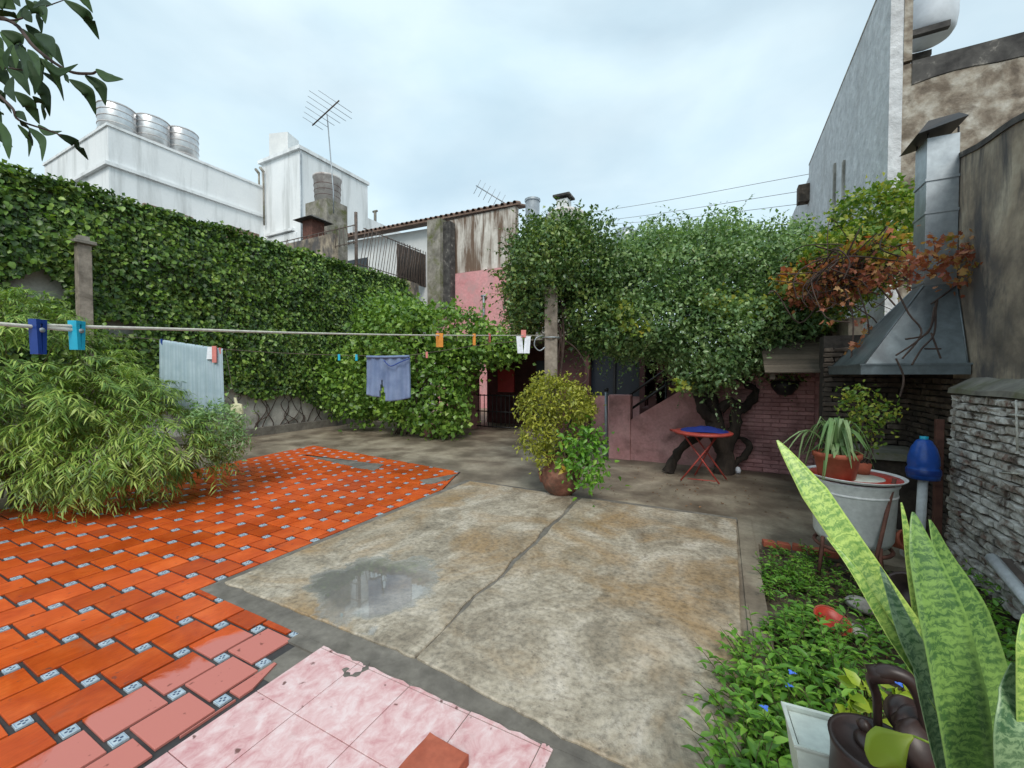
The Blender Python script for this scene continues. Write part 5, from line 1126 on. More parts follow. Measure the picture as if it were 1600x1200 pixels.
c = line2(333)[0]-VH*.03; MB().obox(c+[0,0,-.08],RT*.06,VH*.012,np.array([0,0,.09])+RT*.01).build('front_fold', M['white_peg'], rg_); MB().obox(c+RT*.05+[0,0,-.1]-VH*.014,RT*.03,VH*.01,np.array([0,0,.12])).build('side_fold', M['pink_peg'], rg_)
# dustpan hanging from a cord
c = P(369,638,5.9); dp = thing('cream_scoop', 'small cream plastic scoop hanging by a cord beside the towel', 'scoop', tuple(c))
MB().add([c+RT*x+np.array([0,0,z])+VH*y for x,z,y in ((-.09,-.08,0),(.09,-.08,0),(.075,.06,0),(.02,.07,0),(-.02,.07,0),(-.075,.06,0),(-.09,-.08,.03),(.09,-.08,.03),(.075,.06,.02),(.02,.07,.02),(-.02,.07,.02),(-.075,.06,.02))],[(0,1,2,3,4,5),(11,10,9,8,7,6),(0,6,7,1),(1,7,8,2),(2,8,9,3),(3,9,10,4),(4,10,11,5),(5,11,6,0)]).build('blade', M['cream'], dp)
MB().obox(c+[0,0,.105]+VH*.01-RT*.01,RT*.016,VH*.008,np.array([0,0,.05])-RT*.01).build('handle', M['cream'], dp); MB().tube([c+[-.01,0,.15],P(362,600,5.9),line2(352)[0]],.003,5).build('cord', M['rail_metal'], dp)
# ==================================================================== FEATHERY BUSH ON THE LEFT
bs = thing('feathery_bush', 'large feathery bamboo like bush drooping over the left of the orange tiles', 'bush', tuple(G(60,800)))
rb = random.Random(5)
env = [(5,525,5.1,85,60,.7),(20,580,5.0,75,85,.9),(110,610,5.1,80,70,.8),(50,690,5.0,100,60,.7),(190,650,5.2,60,62,.6),(255,690,5.3,50,42,.45),(-80,610,4.8,110,120,1.0),(150,710,5.1,90,38,.6),(305,705,5.4,28,24,.3)]
pb, nb_ = blob_points(env, 3000, lump=.22, seed=6, inner=.55)
mb = MB(); Pl,Dl,Nl,Sl = [],[],[],[]
root = G(70,775); rt2 = G(210,752)
hv = snoise(pb, 2.6, 3.)
for r_, n0, hh in zip(pb, nb_, hv):
    if hh < -.30: continue
    if r_[2] < .05: r_[2] = .05+rb.random()*.2
    out_ = Vector(n0); out_.z = out_.z*.5+.15; out_.normalize(); ln = rb.uniform(.22,.42)
    pts = []; side = Vector((rb.gauss(0,.25),rb.gauss(0,.25),0))
    for i in range(6):
        t_ = i/5; pts.append(Vector(r_)+(out_*t_+side*t_*t_)*ln*.8+Vector((0,0,-.42*ln*t_*t_)))
    mb.tube(pts,[.003*(1-.6*i/5) for i in range(6)],3,False)
    for k in range(17):
        t_ = .12+.88*k/16; i=min(4,int(t_*5)); q=pts[i].lerp(pts[i+1],t_*5-i); tan=(pts[i+1]-pts[i]).normalized()
        sd_ = tan.cross(Vector((0,0,1))).normalized()*(1 if k%2 else -1)
        dd_ = tan*.75+sd_*rb.uniform(.35,.9)+Vector((rb.gauss(0,.15),rb.gauss(0,.15),rb.uniform(-.45,.15)))
        Pl.append(q[:]); Dl.append(dd_[:]); Nl.append((Vector((0,0,1))+Vector(n0)*.5+Vector((rb.gauss(0,.3),rb.gauss(0,.3),0)))[:]); Sl.append(rb.uniform(.09,.16))
leaves('foliage', np.array(Pl), np.array(Dl), np.array(Nl), np.array(Sl), .12, M['bush'], bs, 'n')
mb.build('twig', M['twig'], bs)
mb = MB()
for k in range(60):
    a = Vector(root if k%3 else rt2)+Vector((rb.gauss(0,.25),rb.gauss(0,.25),0)); e = Vector(pb[rb.randrange(len(pb))]); a.z = -.02
    mb.tube(smooth_path([a,a.lerp(e,.4)+Vector((0,0,.35)),e],6),[.014*(1-.7*i/12) for i in range(13)],5,False)
mb.build('stem', M['twig'], bs)
# silver tufts at its right end
sv = thing('silvery_shrub', 'small silvery green shrub at the right end of the feathery bush', 'shrub', tuple(G(345,722)))
cloud('foliage', [(340,665,5.7,38,32,.35),(350,692,5.7,32,26,.3),(325,640,5.8,22,18,.2)], 2600, .075, .28, M['strap'], sv, 'n', holes=.3, seed=41)
mb = MB()
for k in range(9):
    b = G(345,718)+RNG.normal(size=3)*[.08,.08,0]; mb.tube(smooth_path([b,(b+P(340+random.gauss(0,12),680,5.7))/2+[0,0,.05],P(340+random.gauss(0,20),665+random.gauss(0,10),5.7)],4),.007,5)
mb.build('stem', M['twig'], sv)
# edging stones + ground leaf litter under the bush
# ==================================================================== RIGHT-HAND PLANTING
wd = MB(); Pw,Dw,Nw,Sw = [],[],[],[]
rw = random.Random(9)
def in_bed(x,y):
    if y>4.72 or y<1.15 or x>1.8: return False
    xl = np.interp(y,[1.2,2.1,2.5,2.75,3.0,3.66,4.7],[.06,.06,.05,.12,.22,.28,.38]); return x > xl
cnt = 0
while cnt < 1450:
    x = rw.uniform(-.3,1.8); y = rw.uniform(1.15,4.75)
    if not in_bed(x,y): continue
    g = mnoise.noise(Vector((x*2.1,y*2.1,4)))
    dens = (1.0 if y<3.0 else .8) if (x < .7) else .36
    if x>.75 and 2.6<y<3.4: dens = .3
    if rw.random() > dens*(.62+g): continue
    cnt += 1
    h = rw.uniform(.08,.27)*(1.25 if y<3.2 else .8); lean = Vector((rw.gauss(-.15,.4),rw.gauss(-.1,.4),1)).normalized(); b = Vector((x,y,-.06)); pts = [b+lean*h*t/4+Vector((lean.x,lean.y,0))*h*.4*(t/4)**2 for t in range(5)]
    wd.tube(pts,[.0035,.003,.003,.002,.001],4,False)
    nl = rw.randint(6,11)
    for k in range(nl):
        t_ = .25+.75*k/nl; i=min(3,int(t_*4)); q=pts[i].lerp(pts[i+1],t_*4-i); a=k*2.4+rw.random(); hd_=Vector((math.cos(a),math.sin(a),rw.uniform(.0,.7)))
        Pw.append(q[:]); Dw.append(hd_[:]); Nw.append((Vector((0,0,1))+hd_*-.3+Vector((rw.gauss(0,.25),rw.gauss(0,.25),0)))[:]); Sw.append(rw.uniform(.03,.078)*(1 if y<3.6 else .75))
gcv = bpy.data.objects.new('ground_cover', None); COL.objects.link(gcv)
tag(gcv, 'mass of bright green leafy weeds filling the bed on the right', 'weeds', kind='stuff')
leaves('foliage', np.array(Pw), np.array(Dw), np.array(Nw), np.array(Sw), .42, M['weed'], gcv, '8', kind='stuff'); wo = wd.build('stem', M['twig'], gcv); tag(wo, kind='stuff')
# blue flowers
for i,(a,b,dd_) in enumerate(((1237,1052,2.3),(1241,1110,2.1),(1232,1072,2.2),(1195,1107,2.15),(1296,1148,1.9),(1405,1070,1.7),(1376,1130,1.6))):
    c = G(a,b,.16); f = thing('blue_flower', 'small blue flower among the weeds, '+('farthest of them all','on the left directly above the lowest left one','just below the farthest one','nearest the slab edge','close to the white plastic tub','right behind the watering can handle','beside the watering can body')[i], 'flower', tuple(c), 'blue flowers in the weeds')
    for k in range(3):
        an_=k*2.1+i; e = c+[.02*math.cos(an_),.02*math.sin(an_),.008]
        leaves('petal', np.array([c]), np.array([e-c]), np.array([[0,0,1.]]), .024, .8, M['petal'], f, '8')
    MB().tube([c+[0,0,-.15],c],.0015,4).build('stem', M['twig'], f)
# litter
m_=420; pl_=np.stack([RNG.uniform(.35,1.8,m_),RNG.uniform(1.6,4.7,m_),RNG.uniform(-.055,-.03,m_)],1); tag(leaves('dead_leaves', pl_, RNG.normal(size=(m_,3))*[1,1,.15], RNG.normal(size=(m_,3))*.35+[0,0,1], .05*RNG.uniform(.5,1.3,m_), .6, M['dry_leaf'], None, '8'), 'scattered brown dead leaves and bits on the soil of the bed', 'leaf litter', kind='stuff')
m_=150; pl_=np.stack([RNG.uniform(-1.8,1.3,m_),RNG.uniform(5.6,8.1,m_),RNG.uniform(-.004,.004,m_)],1); tag(leaves('fallen_leaves', pl_, RNG.normal(size=(m_,3))*[1,1,.05], RNG.normal(size=(m_,3))*.2+[0,0,1], .035*RNG.uniform(.5,1.3,m_), .6, M['dry_leaf'], None, '8'), 'few small dry leaves fallen on the dark concrete near the table', 'leaf litter', kind='stuff')
# row of broken brick edging at the bed's far end
for i in range(7):
    c=(.42+i*.125,4.80+random.uniform(-.015,.01),-.02); o=link('edging_brick', prism(rough_poly([(-.055,-.035),(.055,-.035),(.05,.035),(-.05,.04)],.006,.03),.055,.006).mesh('edging_brick'), M['terracotta'], None, c); o.rotation_euler=(random.gauss(0,.06),random.gauss(0,.06),random.gauss(0,.2))
    tag(o,'red edging brick at the far end of the bed, '+('leftmost','second from the left','third from the left','middle one','third from the right','second from the right','rightmost')[i],'brick','edging bricks')
# red dish
c = G(1297,975,.06); rd = thing('red_dish', 'upturned red plastic dish lying among the weeds', 'dish', tuple(c))
dm = MB().lathe([(.001,.012),(.07,.01),(.09,.035),(.098,.04),(.1,.034),(.075,0),(.001,0)],(0,0,0),26).build('bowl', M['red_dish'], rd, tuple(c)); dm.rotation_euler=(.35,.25,0)
dm2 = MB().lathe([(.1,.04),(.106,.046),(.106,.04),(.1,.034)],(0,0,0),26).build('rim', M['terracotta'], rd, tuple(c)); dm2.rotation_euler=(.35,.25,0)
# stones
for i,(a,b,s_) in enumerate(((1345,945,.09),(1340,985,.06),(1430,868,.11))):
    c = G(a,b,-.0); bm=bmesh.new(); bmesh.ops.create_icosphere(bm,subdivisions=3,radius=s_)
    for v in bm.verts: v.co *= 1+.22*mnoise.noise(v.co*14+Vector((i*3,0,0))); v.co.z *= .55
    me=bpy.data.meshes.new('stone'); bm.to_mesh(me); bm.free(); me.polygons.foreach_set('use_smooth',[True]*len(me.polygons))
    tag(link('stone', me, M['render'], None, tuple(c)), ('pale stone in the middle of the weedy bed behind the long leaf','smaller pale stone just below the pale stone in the bed','white stone beside the foot of the whitewashed brick wall')[i],'stone')
# overturned brown pots against the bed's right side
for i,(a,b,s_,rx) in enumerate(((1432,935,.13,1.1),(1448,985,.11,1.4))):
    c = G(a,b,.04); o=MB().lathe([(.001,0),(s_*.65,0),(s_,s_*1.3),(s_*1.1,s_*1.3),(s_*1.1,s_*1.55),(s_*.95,s_*1.55),(s_*.6,.03),(.001,.03)],(0,0,0),20).build('brown_pot', M['can'], None, tuple(c)); o.rotation_euler=(rx,0,-.6+i)
    tag(o,('tipped dark brown pot behind the snake plant, farther one','tipped dark brown pot behind the snake plant, nearer one')[i],'flower pot')
c = G(1418,838,.1); o=MB().lathe([(.001,0),(.06,0),(.09,.14),(.1,.14),(.1,.17),(.085,.17),(.06,.02),(.001,.02)],(0,0,0),18).build('clay_pot', M['terracotta'], None, tuple(P(1395,838,3.9))); o.rotation_euler=(1.2,0,.5); o.location.z=.12
tag(o,'small clay pot lying on its side behind the enamel tub','flower pot')
# white gutter leaning near the wall
gp_=thing('white_gutter','length of white plastic gutter lying by the foot of the brick wall','gutter',tuple(AX(1560,875,1.78)))
A_=np.array(AX(1550,872,1.76)); B_=np.array([1.72,3.2,.12]); MB().tube([A_,B_],.04,8).build('pipe', M['pvc'], gp_)
MB().obox((A_+B_)/2+[.07,.0,-.03],(.03,0,0),(B_-A_)/2,(0,0,.045)).build('dark_board', M['rail_metal'], gp_)
# --- tub on stand, tray, potted spider plant
td_=3.5; tcn = P(1333,742,td_); tx_,ty_ = tcn[0],tcn[1]; ztop = tcn[2]-.02; zbot = P(1333,848,td_)[2]
tb_=thing('enamel_tub','grey enamel wash tub used as a plant table at the bed corner','tub',(tx_,ty_,zbot))
MB().lathe([(.001,0),(.18,.0),(.245,.03),(.27,.08),(.288,ztop-zbot-.05),(.30,ztop-zbot-.03),(.30,ztop-zbot-.012),(.28,ztop-zbot-.01),(.265,ztop-zbot-.06),(.25,.1),(.001,.06)],(tx_,ty_,zbot),40).build('body', M['enamel'], tb_)
MB().lathe([(.283,-.012),(.291,-.006),(.291,.006),(.283,.012)],(tx_,ty_,zbot+(ztop-zbot)*.8),40).build('hoop', M['enamel'], tb_)
for s in (-1,1):
    c=np.array([tx_,ty_,zbot+(ztop-zbot)*.55])+RT*s*.295; MB().tube(smooth_path([c+VH*-.05,c+RT*s*.04+VH*-.04,c+RT*s*.04+VH*.04,c+VH*.05],4),.01,6).build('handle', M['rust'], tb_)
sn=thing('tub_stand','rusty iron stand with splayed legs under the enamel tub','stand',(tx_,ty_,-.06))
MB().tube([(tx_+.26*math.cos(a),ty_+.26*math.sin(a),zbot-.02) for a in np.linspace(0,2*PI,30)],.016,6).build('ring', M['rust'], sn)
for a in (.6,2.2,3.7,5.2):
    MB().tube([(tx_+.268*math.cos(a),ty_+.268*math.sin(a),zbot+.06),(tx_+.27*math.cos(a),ty_+.27*math.sin(a),zbot-.03),(tx_+.31*math.cos(a),ty_+.31*math.sin(a),-.06)],.014,6).build('leg', M['rust'], sn)
q1 = P(1398,748,3.25); tag(MB().tube([q1, P(1362,905,3.15)],.014,7).build('rusty_rod', M['rust']),'thin rusty rod leaning against the front of the enamel tub','rod')
ty=thing('round_tray','round enamel tray with a red band and white rim on the tub','tray',(tx_,ty_,ztop))
R0=.345
MB().lathe([(.001,.004),(R0*.6,.004),(R0*.6,-.006),(.001,-.006)],(tx_,ty_,ztop+.004),44).build('centre', M['white_tub'], ty)
MB().lathe([(R0*.602,.0045),(R0*.92,.012),(R0*.92,.002),(R0*.602,-.006)],(tx_,ty_,ztop+.004),44).build('red_band', M['red_dish'], ty)
MB().lathe([(R0*.921,.0125),(R0*.98,.026),(R0,.026),(R0*.99,.018),(R0*.921,.0015)],(tx_,ty_,ztop+.004),44).build('rim', M['pvc'], ty)
ptc=P(1307,738,td_-.04); pcx,pcy=ptc[0],ptc[1]; zt_=ztop+.009
pt=thing('terracotta_pot','orange red clay pot standing on the red rimmed tray','flower pot',(pcx,pcy,zt_))
MB().lathe([(.001,0),(.125,0),(.155,.17),(.168,.175),(.17,.215),(.155,.215),(.14,.17),(.001,.16)],(pcx,pcy,zt_),32).build('body', M['terracotta'], pt)
sp_=thing('spider_plant','arching strap leaved plant growing in the clay pot on the tray','plant',(pcx,pcy,zt_+.16))
base=np.array([pcx,pcy,zt_+.17])
for k in range(54):
    a=random.uniform(0,2*PI); ln=random.uniform(.12,.26); up_=random.uniform(.05,.34); o_=np.array([math.cos(a),math.sin(a),0]); e=base+o_*ln*1.0+[0,0,up_*random.uniform(-.7,.55)]; m1=base+o_*ln*.45+[0,0,up_]
    ribbon('strap_leaf',[base+o_*.03,m1,e],[.02,.034,.03,.003],(0,0,1),M['strap'],sp_,n=3)
for tx2,ty2 in ((1225,712),(1215,700),(1245,735)):
    e=P(tx2,ty2,td_-.05); m1=P(1262,672,td_-.05); ribbon('strap_leaf',[base,m1,e],[.016,.026,.02,.003],(0,0,1),M['strap'],sp_,n=4,rnd=.9)
jd=thing('succulent_shrub','pale green bushy succulent behind the clay pot on the tray','plant',tuple(P(1350,738,td_+.12)))
bl=[(1350,632,td_+.15,34,16,.12),(1365,650,td_+.12,30,16,.12),(1335,612,td_+.15,16,12,.08),(1345,668,td_+.1,28,14,.1),(1385,640,td_+.15,16,12,.08),(1362,690,td_+.1,12,8,.05)]
cloud('foliage', bl, 560, .042, .6, M['autumn_green'], jd, '8', holes=.45, seed=55, rnd=None)
mb=MB(); b_=P(1345,738,td_+.1)
for q in ((1350,640),(1370,650),(1335,615),(1385,640),(1345,668),(1360,690)): mb.tube(smooth_path([b_,(b_+P(*q,td_+.12))/2+RNG.normal(size=3)*.02,P(*q,td_+.13)],4),.007,5,False)
mb.build('stem', M['vine_stem'], jd); MB().lathe([(.001,0),(.06,0),(.075,.09),(.001,.09)],tuple([b_[0],b_[1],zt_]),16).build('pot', M['terracotta'], jd)
# blue jug on white pipe
bj=P(1443,720,3.75); jz0=P(1443,748,3.75)[2]; jz1=P(1443,684,3.75)[2]; k_=3.75/F; H_=jz1-jz0
pi_=thing('white_pipe','white plastic pipe standing upright under the blue bottle','pipe',(bj[0],bj[1],-.06))
MB().tube([(bj[0]-.02,bj[1],-.06),(bj[0],bj[1],jz0)],.036,12).build('pipe', M['pvc'], pi_)
jg=thing('blue_bottle','blue plastic water bottle upside over the white pipe','bottle',(bj[0],bj[1],jz0))
MB().lathe([(.001,.0),(19*k_,0),(20*k_,H_*.12),(19.3*k_,H_*.25),(18*k_,H_*.3),(19*k_,H_*.35),(18.5*k_,H_*.52),(15*k_,H_*.75),(9*k_,H_*.93),(5*k_,H_*.96)],(bj[0],bj[1],jz0+.003),26).build('body', M['plastic_blue'], jg)
MB().lathe([(5*k_,H_*.955),(5.2*k_,H_*1.03),(.001,H_*1.03)],(bj[0],bj[1],jz0+.003),16).build('neck', M['cyan'], jg)
MB().lathe([(20.2*k_,H_*.1),(20.6*k_,H_*.12),(20.6*k_,H_*.22),(20.0*k_,H_*.24)],(bj[0],bj[1],jz0+.003),26).build('lower_band', M['navy'], jg)
rp_=P(1467,700,3.85); rpz=P(1467,655,3.85)[2]; tag(MB().box((rp_[0]-.028,rp_[1]-.028,-.05),(rp_[0]+.028,rp_[1]+.028,rpz),.004).build('rusty_post', M['rust']),'rusty square iron post right of the blue bottle','post')
# --- foreground: ledge (below the frame), snake plant, watering can, tub
def lw(px,py,d): return P(px,py,d)
led=thing('plant_ledge','low cement ledge carrying the snake plant and watering can','ledge',(1.0,.8,0))
a0=P(1240,600,1.18);a1=P(1790,600,1.18);b1=P(1790,600,.38);b0_=P(1240,600,.38)
a0=a0[:2];a1=a1[:2];b1=b1[:2];b0_=b0_[:2]
MB().poly([tuple(b0_),tuple(b1),tuple(a1),tuple(a0)],-.1,.50).build('block', M['cement'], led)
MB().poly([tuple(b0_*.999),tuple(b1*.999),tuple(a1*1.01),tuple(a0*1.01)],.502,.53).build('top_slab', M['mortar'], led)
spn=thing('snake_plant','tall snake plant with banded upright leaves at the right edge','plant',tuple(np.append(P(1570,600,.8)[:2],.53)))
pb_=np.append(P(1600,600,.8)[:2],.53)
MB().lathe([(.001,0),(.12,0),(.16,.2),(.17,.2),(.17,.24),(.15,.24),(.14,.2),(.001,.19)],tuple(pb_),28).build('pot', M['terracotta'], spn)
def sleaf(pts, widths, mat, face=(0,0,0), fold=.14):
    # pts in (px,py,d); widths in px at d
    w3=[w_*.9*p_[2]/F for w_,p_ in zip(widths,pts)]; p3=[P(*q) for q in pts]
    f3=-VW+RT*face[0]+np.array([0,0,face[2]]); return ribbon('leaf', p3, w3, f3, mat, spn, fold=fold, n=7, thick=.004)
def fix(pts): return pts
sleaf([(1600,1330,.72),(1545,1180,.74),(1440,1010,.78),(1345,880,.84),(1270,770,.9),(1214,688,.96)],[34,40,38,46,44,3],M['snake_pale'],(-.3,0,.5))
sleaf([(1590,1340,.70),(1520,1200,.72),(1450,1080,.73),(1385,985,.76),(1330,890,.8),(1292,840,.84)],[40,34,30,24,18,2],M['snake_pale'],(.2,0,.3),.3)
sleaf([(1600,1400,.70),(1540,1230,.70),(1480,1110,.72),(1420,1000,.74),(1392,930,.77),(1375,885,.8)],[60,52,44,34,16,2],M['snake_grey'],(-.2,0,.2),.2)
sleaf([(1540,1400,.66),(1515,1240,.66),(1492,1090,.67),(1464,960,.69),(1438,865,.71),(1426,800,.73)],[60,76,84,76,46,3],M['snake'],(-.1,0,.1))
sleaf([(1570,1420,.72),(1552,1250,.72),(1540,1080,.73),(1508,960,.75),(1470,875,.77),(1452,812,.78)],[70,84,88,78,44,3],M['snake'],(.25,0,.1))
sleaf([(1420,930,.82),(1416,870,.82),(1411,800,.83),(1408,788,.83)][::1] if False else [(1500,1250,.78),(1450,1050,.8),(1425,900,.82),(1415,830,.83),(1408,785,.84)],[24,26,22,12,2],M['snake_pale'],(0,0,.1))
sleaf([(1600,1420,.6),(1590,1260,.6),(1580,1150,.6),(1578,1080,.62),(1582,1035,.62)],[80,80,66,44,4],M['snake_grey'],(-.2,0,0))
sleaf([(1640,1420,.6),(1625,1250,.6),(1615,1120,.6),(1608,1010,.6),(1600,960,.62)],[60,56,52,40,4],M['snake_pale'],(-.4,0,0))
sleaf([(1520,1400,.7),(1490,1260,.7),(1462,1160,.71),(1440,1080,.72),(1425,1030,.74)],[50,60,54,34,3],M['snake_grey'],(.3,0,.2))
# watering can (dark brown)
cd_=1.0; cb=P(1372,1165,cd_); can=thing('watering_can','dark brown metal watering can with an arched handle in the foreground','watering can',(cb[0],cb[1],.53))
zt2=cb[2]; rc=60*cd_/F
MB().lathe([(.001,0),(rc*1.02,0),(rc*1.05,.02),(rc*.98,zt2-.53-.05),(rc*1.0,zt2-.53-.02),(rc*1.05,zt2-.53),(rc*.93,zt2-.53),(rc*.86,zt2-.53-.012),(rc*.3,zt2-.53+.004),(.001,zt2-.53+.006)],(cb[0],cb[1],.53),36).build('body', M['can'], can)
MB().lathe([(rc*.45,.0),(rc*.5,.006),(rc*.4,.012),(.001,.014)],(cb[0],cb[1],zt2-.003),26).build('lid', M['can'], can)
MB().lathe([(.012,0),(.016,.012),(.008,.022),(.001,.024)],(cb[0]-.02,cb[1]+.03,zt2+.01),14).build('knob', M['can'], can)
hp=[P(1372,1140,1.05),P(1370,1090,1.04),P(1362,1060,1.02),P(1385,1050,1.0),P(1420,1062,.98),P(1440,1095,.97),P(1446,1130,.97),P(1440,1165,.98)]
MB().tube(smooth_path(hp,5),list(np.interp(np.linspace(0,1,36),[0,.25,.4,.7,1],[.009,.011,.018,.015,.012])),9).build('handle', M['can'], can)
MB().tube([P(1357,1053,1.02),P(1392,1053,1.0)],.021,10).build('grip', M['can'], can)
for q,r_ in (((1415,1118,1.03),.04),((1432,1140,1.0),.046),((1445,1170,.96),.055)):
    c=P(*q); o=MB().lathe([(.001,-.02),(r_,-.018),(r_*1.08,0),(r_,.018),(.001,.02)],(0,0,0),24).build('collar', M['can'], can, tuple(c)); o.rotation_euler=(.9,.5,.3)
tub2=thing('white_plastic_tub','white plastic tub standing beside the dark watering can','tub',tuple(np.append(P(1290,600,1.14)[:2],.53)))
c=P(1300,1160,1.14); zt3=P(1236,1140,1.16)[2]; ax_=(RT*.92+VH*-.38); ay_=np.array([-ax_[1],ax_[0],0])
def tr_ring(s,z,w_=.10,l_=.075): return [tuple(np.array([c[0],c[1],z])+ax_*i*w_*s+ay_*j*l_*s) for i,j in ((-1,-1),(1,-1),(1,1),(-1,1))]
vs=sum([tr_ring(.8,.535),tr_ring(1,zt3-.01),tr_ring(1.07,zt3),tr_ring(1.07,zt3+.006),tr_ring(.96,zt3+.004),tr_ring(.76,.545)],[]); fs=[(4*i+k,4*i+(k+1)%4,4*i+4+(k+1)%4,4*i+4+k) for i in range(5) for k in range(4)]+[(3,2,1,0),(20,21,22,23)]
MB().add(vs,fs).build('body', M['white_tub'], tub2)
MB().poly([tuple(x[:2]) for x in tr_ring(.9,0)],zt3-.012,zt3-.008).build('lid', M['white_tub'], tub2)
# lime leaf and yellow blooms near the can
lf=thing('lime_leaf','single lime green scalloped leaf lying over the watering can','leaf',tuple(P(1395,1170,.9)))
ribbon('blade',[P(1362,1195,.9),P(1378,1172,.9),P(1400,1160,.9),P(1427,1150,.9)],[.006,.05,.072,.074,.05,.02,.004],tuple(-VW+np.array([0,0,.8])),M['limeleaf'],lf,fold=.1,n=6,thick=.001)
MB().tube([P(1427,1150,.9),P(1470,1168,.88)],.0025,5).build('stalk', M['limeleaf'], lf)
yp=thing('yellow_leaf_plant','small plant with yellow green round leaves behind the watering can','plant',tuple(G(1370,1130,.0)))
Pq,Dq,Nq=[],[],[]; mb=MB()
for a,b in ((1345,1062),(1352,1075),(1340,1080),(1322,1108),(1330,1120),(1345,1112),(1362,1090),(1375,1100),(1395,1085),(1408,1100),(1400,1115),(1315,1115),(1350,1095),(1385,1120),(1330,1095),(1410,1075)):
    q=P(a,b,1.5); 
    for _ in range(2): Pq.append(q+RNG.normal(size=3)*.012); Dq.append(RNG.normal(size=3)*.7+[0,0,.1]); Nq.append(RNG.normal(size=3)*.5-VW+[0,0,.8])
    bq=np.append(P(1370,600,1.55)[:2],-.06); mb.tube(smooth_path([bq,(bq+q)/2+[0,0,.2],q],4),.0035,4,False)
leaves('foliage',np.array(Pq),np.array(Dq),np.array(Nq),.062,.75,M['limeleaf'],yp,'8'); mb.build('stem',M['twig'],yp)
# small weeds by the brick wall
wp=thing('wall_foot_plant','leafy seedling clump at the foot of the brick wall behind the snake plant','plant',tuple(G(1530,925)))
cc_=[]; 
for a,b,s_ in ((1525,905,18),(1545,895,16),(1500,915,14),(1560,985,18),(1585,1000,20),(1540,960,16),(1575,1040,16)):
    q=G(a,b,.12)
    for _ in range(26): cc_.append(q+RNG.normal(size=3)*[.06,.06,.045])
m_=len(cc_); leaves('foliage',np.array(cc_),RNG.normal(size=(m_,3))+[0,0,.3],RNG.normal(size=(m_,3))*.4+[0,0,1],.055*RNG.uniform(.6,1.2,m_),.5,M['weed'],wp,'8')
# ==================================================================== HANGING BRANCH TOP LEFT
hbh=thing('overhanging_branch','dark long leaved branch hanging into the top left of the view','branch',tuple(P(-40,40,1.3)))
def br_(pts,r): MB().tube(smooth_path([P(*q) for q in pts],5),list(np.linspace(r,r*.35,5*(len(pts)-1)+1)),6).build('twig', M['vine_stem'], hbh)
br_([(-260,-160,1.5),(-120,10,1.4),(-40,20,1.3),(20,35,1.3),(55,75,1.25),(105,110,1.25),(140,115,1.22),(150,112,1.2)],.008)
br_([(-120,10,1.4),(-50,100,1.3),(0,150,1.25),(20,170,1.2),(30,188,1.2),(80,205,1.2),(95,212,1.2)],.0055)
br_([(-40,20,1.3),(0,30,1.3),(30,30,1.3),(60,15,1.35),(100,0,1.35)],.004)
br_([(-50,100,1.3),(0,105,1.3),(40,110,1.3),(60,115,1.3)],.004)
LV=[((150,108),(193,124),13,-.25),((133,118),(165,165),15,.3),((108,124),(150,180),16,.28),((66,113),(100,158),9,.3),((45,118),(78,182),19,.25),((22,40),(70,10),14,.3),((100,0),(155,62),16,.2),((115,-12),(145,20),12,.2),((40,38),(82,100),17,.15),((58,60),(100,105),17,.2),((35,45),(75,98),10,.1),((68,95),(122,100),12,-.5),((2,48),(42,100),20,.35),((0,85),(38,140),18,.3),((20,120),(25,160),12,-.3),((90,210),(138,250),13,.2),((60,195),(97,205),11,-.4),((45,200),(66,252),13,.4),((28,195),(45,245),9,.35),((2,178),(20,230),17,-.35),((22,175),(42,190),11,.2),((-10,100),(18,140),20,.1),((-15,-5),(25,15),26,.1),((0,15),(28,30),18,-.1),((32,10),(20,-25),14,.1),((52,12),(82,8),14,.2),((68,5),(60,-22),10,.2),((-20,50),(5,95),20,.2),((50,35),(38,12),14,.1),((84,108),(95,120),10,.3),((100,115),(108,130),8,.1),((-12,165),(6,180),14,.1),((-30,190),(0,230),18,.1),((20,70),(12,110),12,-.2),((-20,-30),(40,-10),20,.1),((80,95),(70,60),8,-.2)]
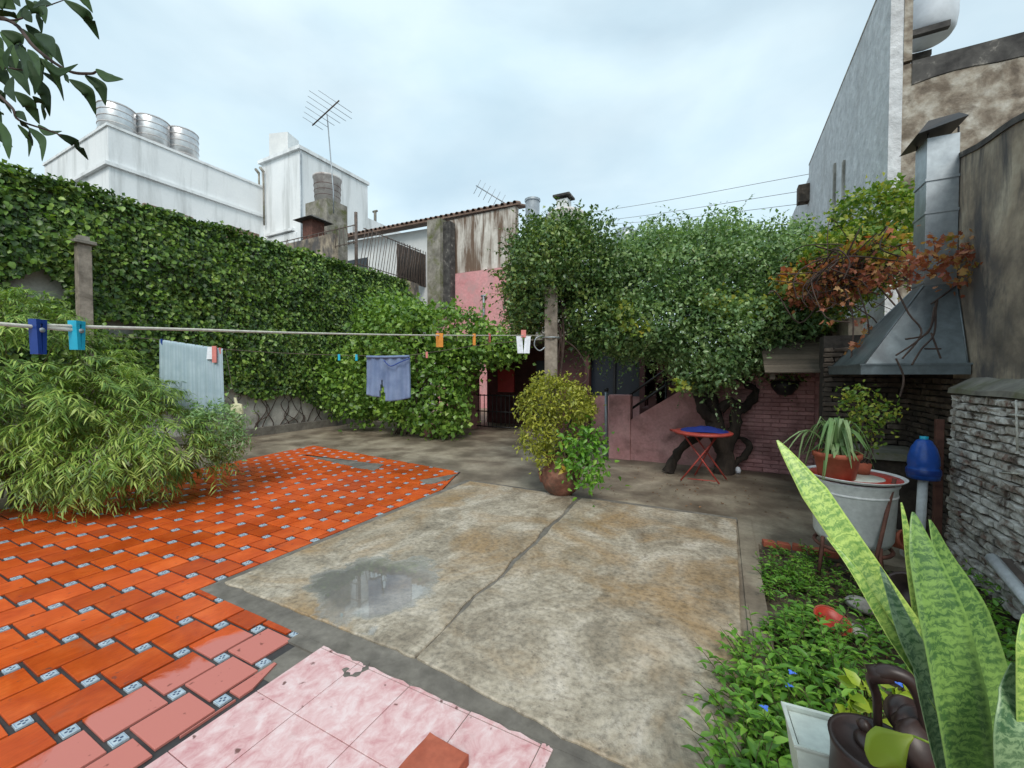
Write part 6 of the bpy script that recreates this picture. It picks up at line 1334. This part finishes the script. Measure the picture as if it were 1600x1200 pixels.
for _ in range(16):
    a_ = (random.uniform(-20,60), random.uniform(-10,190)); LV.append((a_,(a_[0]+random.uniform(8,40),a_[1]+random.uniform(35,62)),random.uniform(11,18),random.uniform(.15,.35)))
for i,((ax_,ay__),(bx_,by_),w_,cv) in enumerate(LV):
    d=1.12+.3*((i*37)%11)/11; ddp=random.uniform(-.05,.05); mx_,my_=(ax_+bx_)/2,(ay__+by_)/2; nx_,ny_=(by_-ay__),-(bx_-ax_)
    cm=(mx_+nx_*cv*1.0,my_+ny_*cv*1.0)
    q1=((ax_+cm[0])/2,(ay__+cm[1])/2)
    p3=[P(ax_,ay__,d),P((ax_*.3+cm[0]*.55+bx_*.15),(ay__*.3+cm[1]*.55+by_*.15),d+ddp*.5),P((ax_*.1+cm[0]*.5+bx_*.4),(ay__*.1+cm[1]*.5+by_*.4),d+ddp),P(bx_,by_,d+ddp*1.4)]
    s_=w_*1.08*d/F; ribbon('leaf',p3,[.003,s_*.8,s_*1.05,s_,s_*.55,.001],tuple(-VW+RT*random.uniform(-.25,.25)+np.array([0,0,random.uniform(-.1,.3)])),M['dark_big_leaf'],hbh,fold=.1,n=7,thick=.001)
SUB = {'hoop':'shell','rib':'shell','collar':'pipe','flue_band':'flue','cap':'flue','cap_leg':'flue','seam':'funnel','rim_lip':'rim','window_frame':'window','lid':'body','knob':'lid','grip':'handle','lower_band':'body','neck':'body','spring':'jaw','drawstring':'waistband','hinge_flap':'table_top','red_band':'centre','rim':'centre','roof_tile':'roof','element':'boom'}
for t_ in [o for o in bpy.data.objects if o.type=='EMPTY' and 'label' in o]:
    ch = list(t_.children); by_ = {}
    for c in ch: by_.setdefault(c.name.split('.')[0], c)
    for c in ch:
        pn = SUB.get(c.name.split('.')[0]); p_ = by_.get(pn)
        if p_ is None or p_ is c or len(c.children) and p_.parent is not t_: continue
        if p_.parent is t_ and not any(g.children for g in c.children): 
            if c.name.startswith('lid') and by_.get('knob'): continue
            loc = c.location - p_.location; c.parent = p_; c.location = loc
print('objects', len(bpy.data.objects), 'tris', sum(len(m.polygons) for m in bpy.data.meshes))
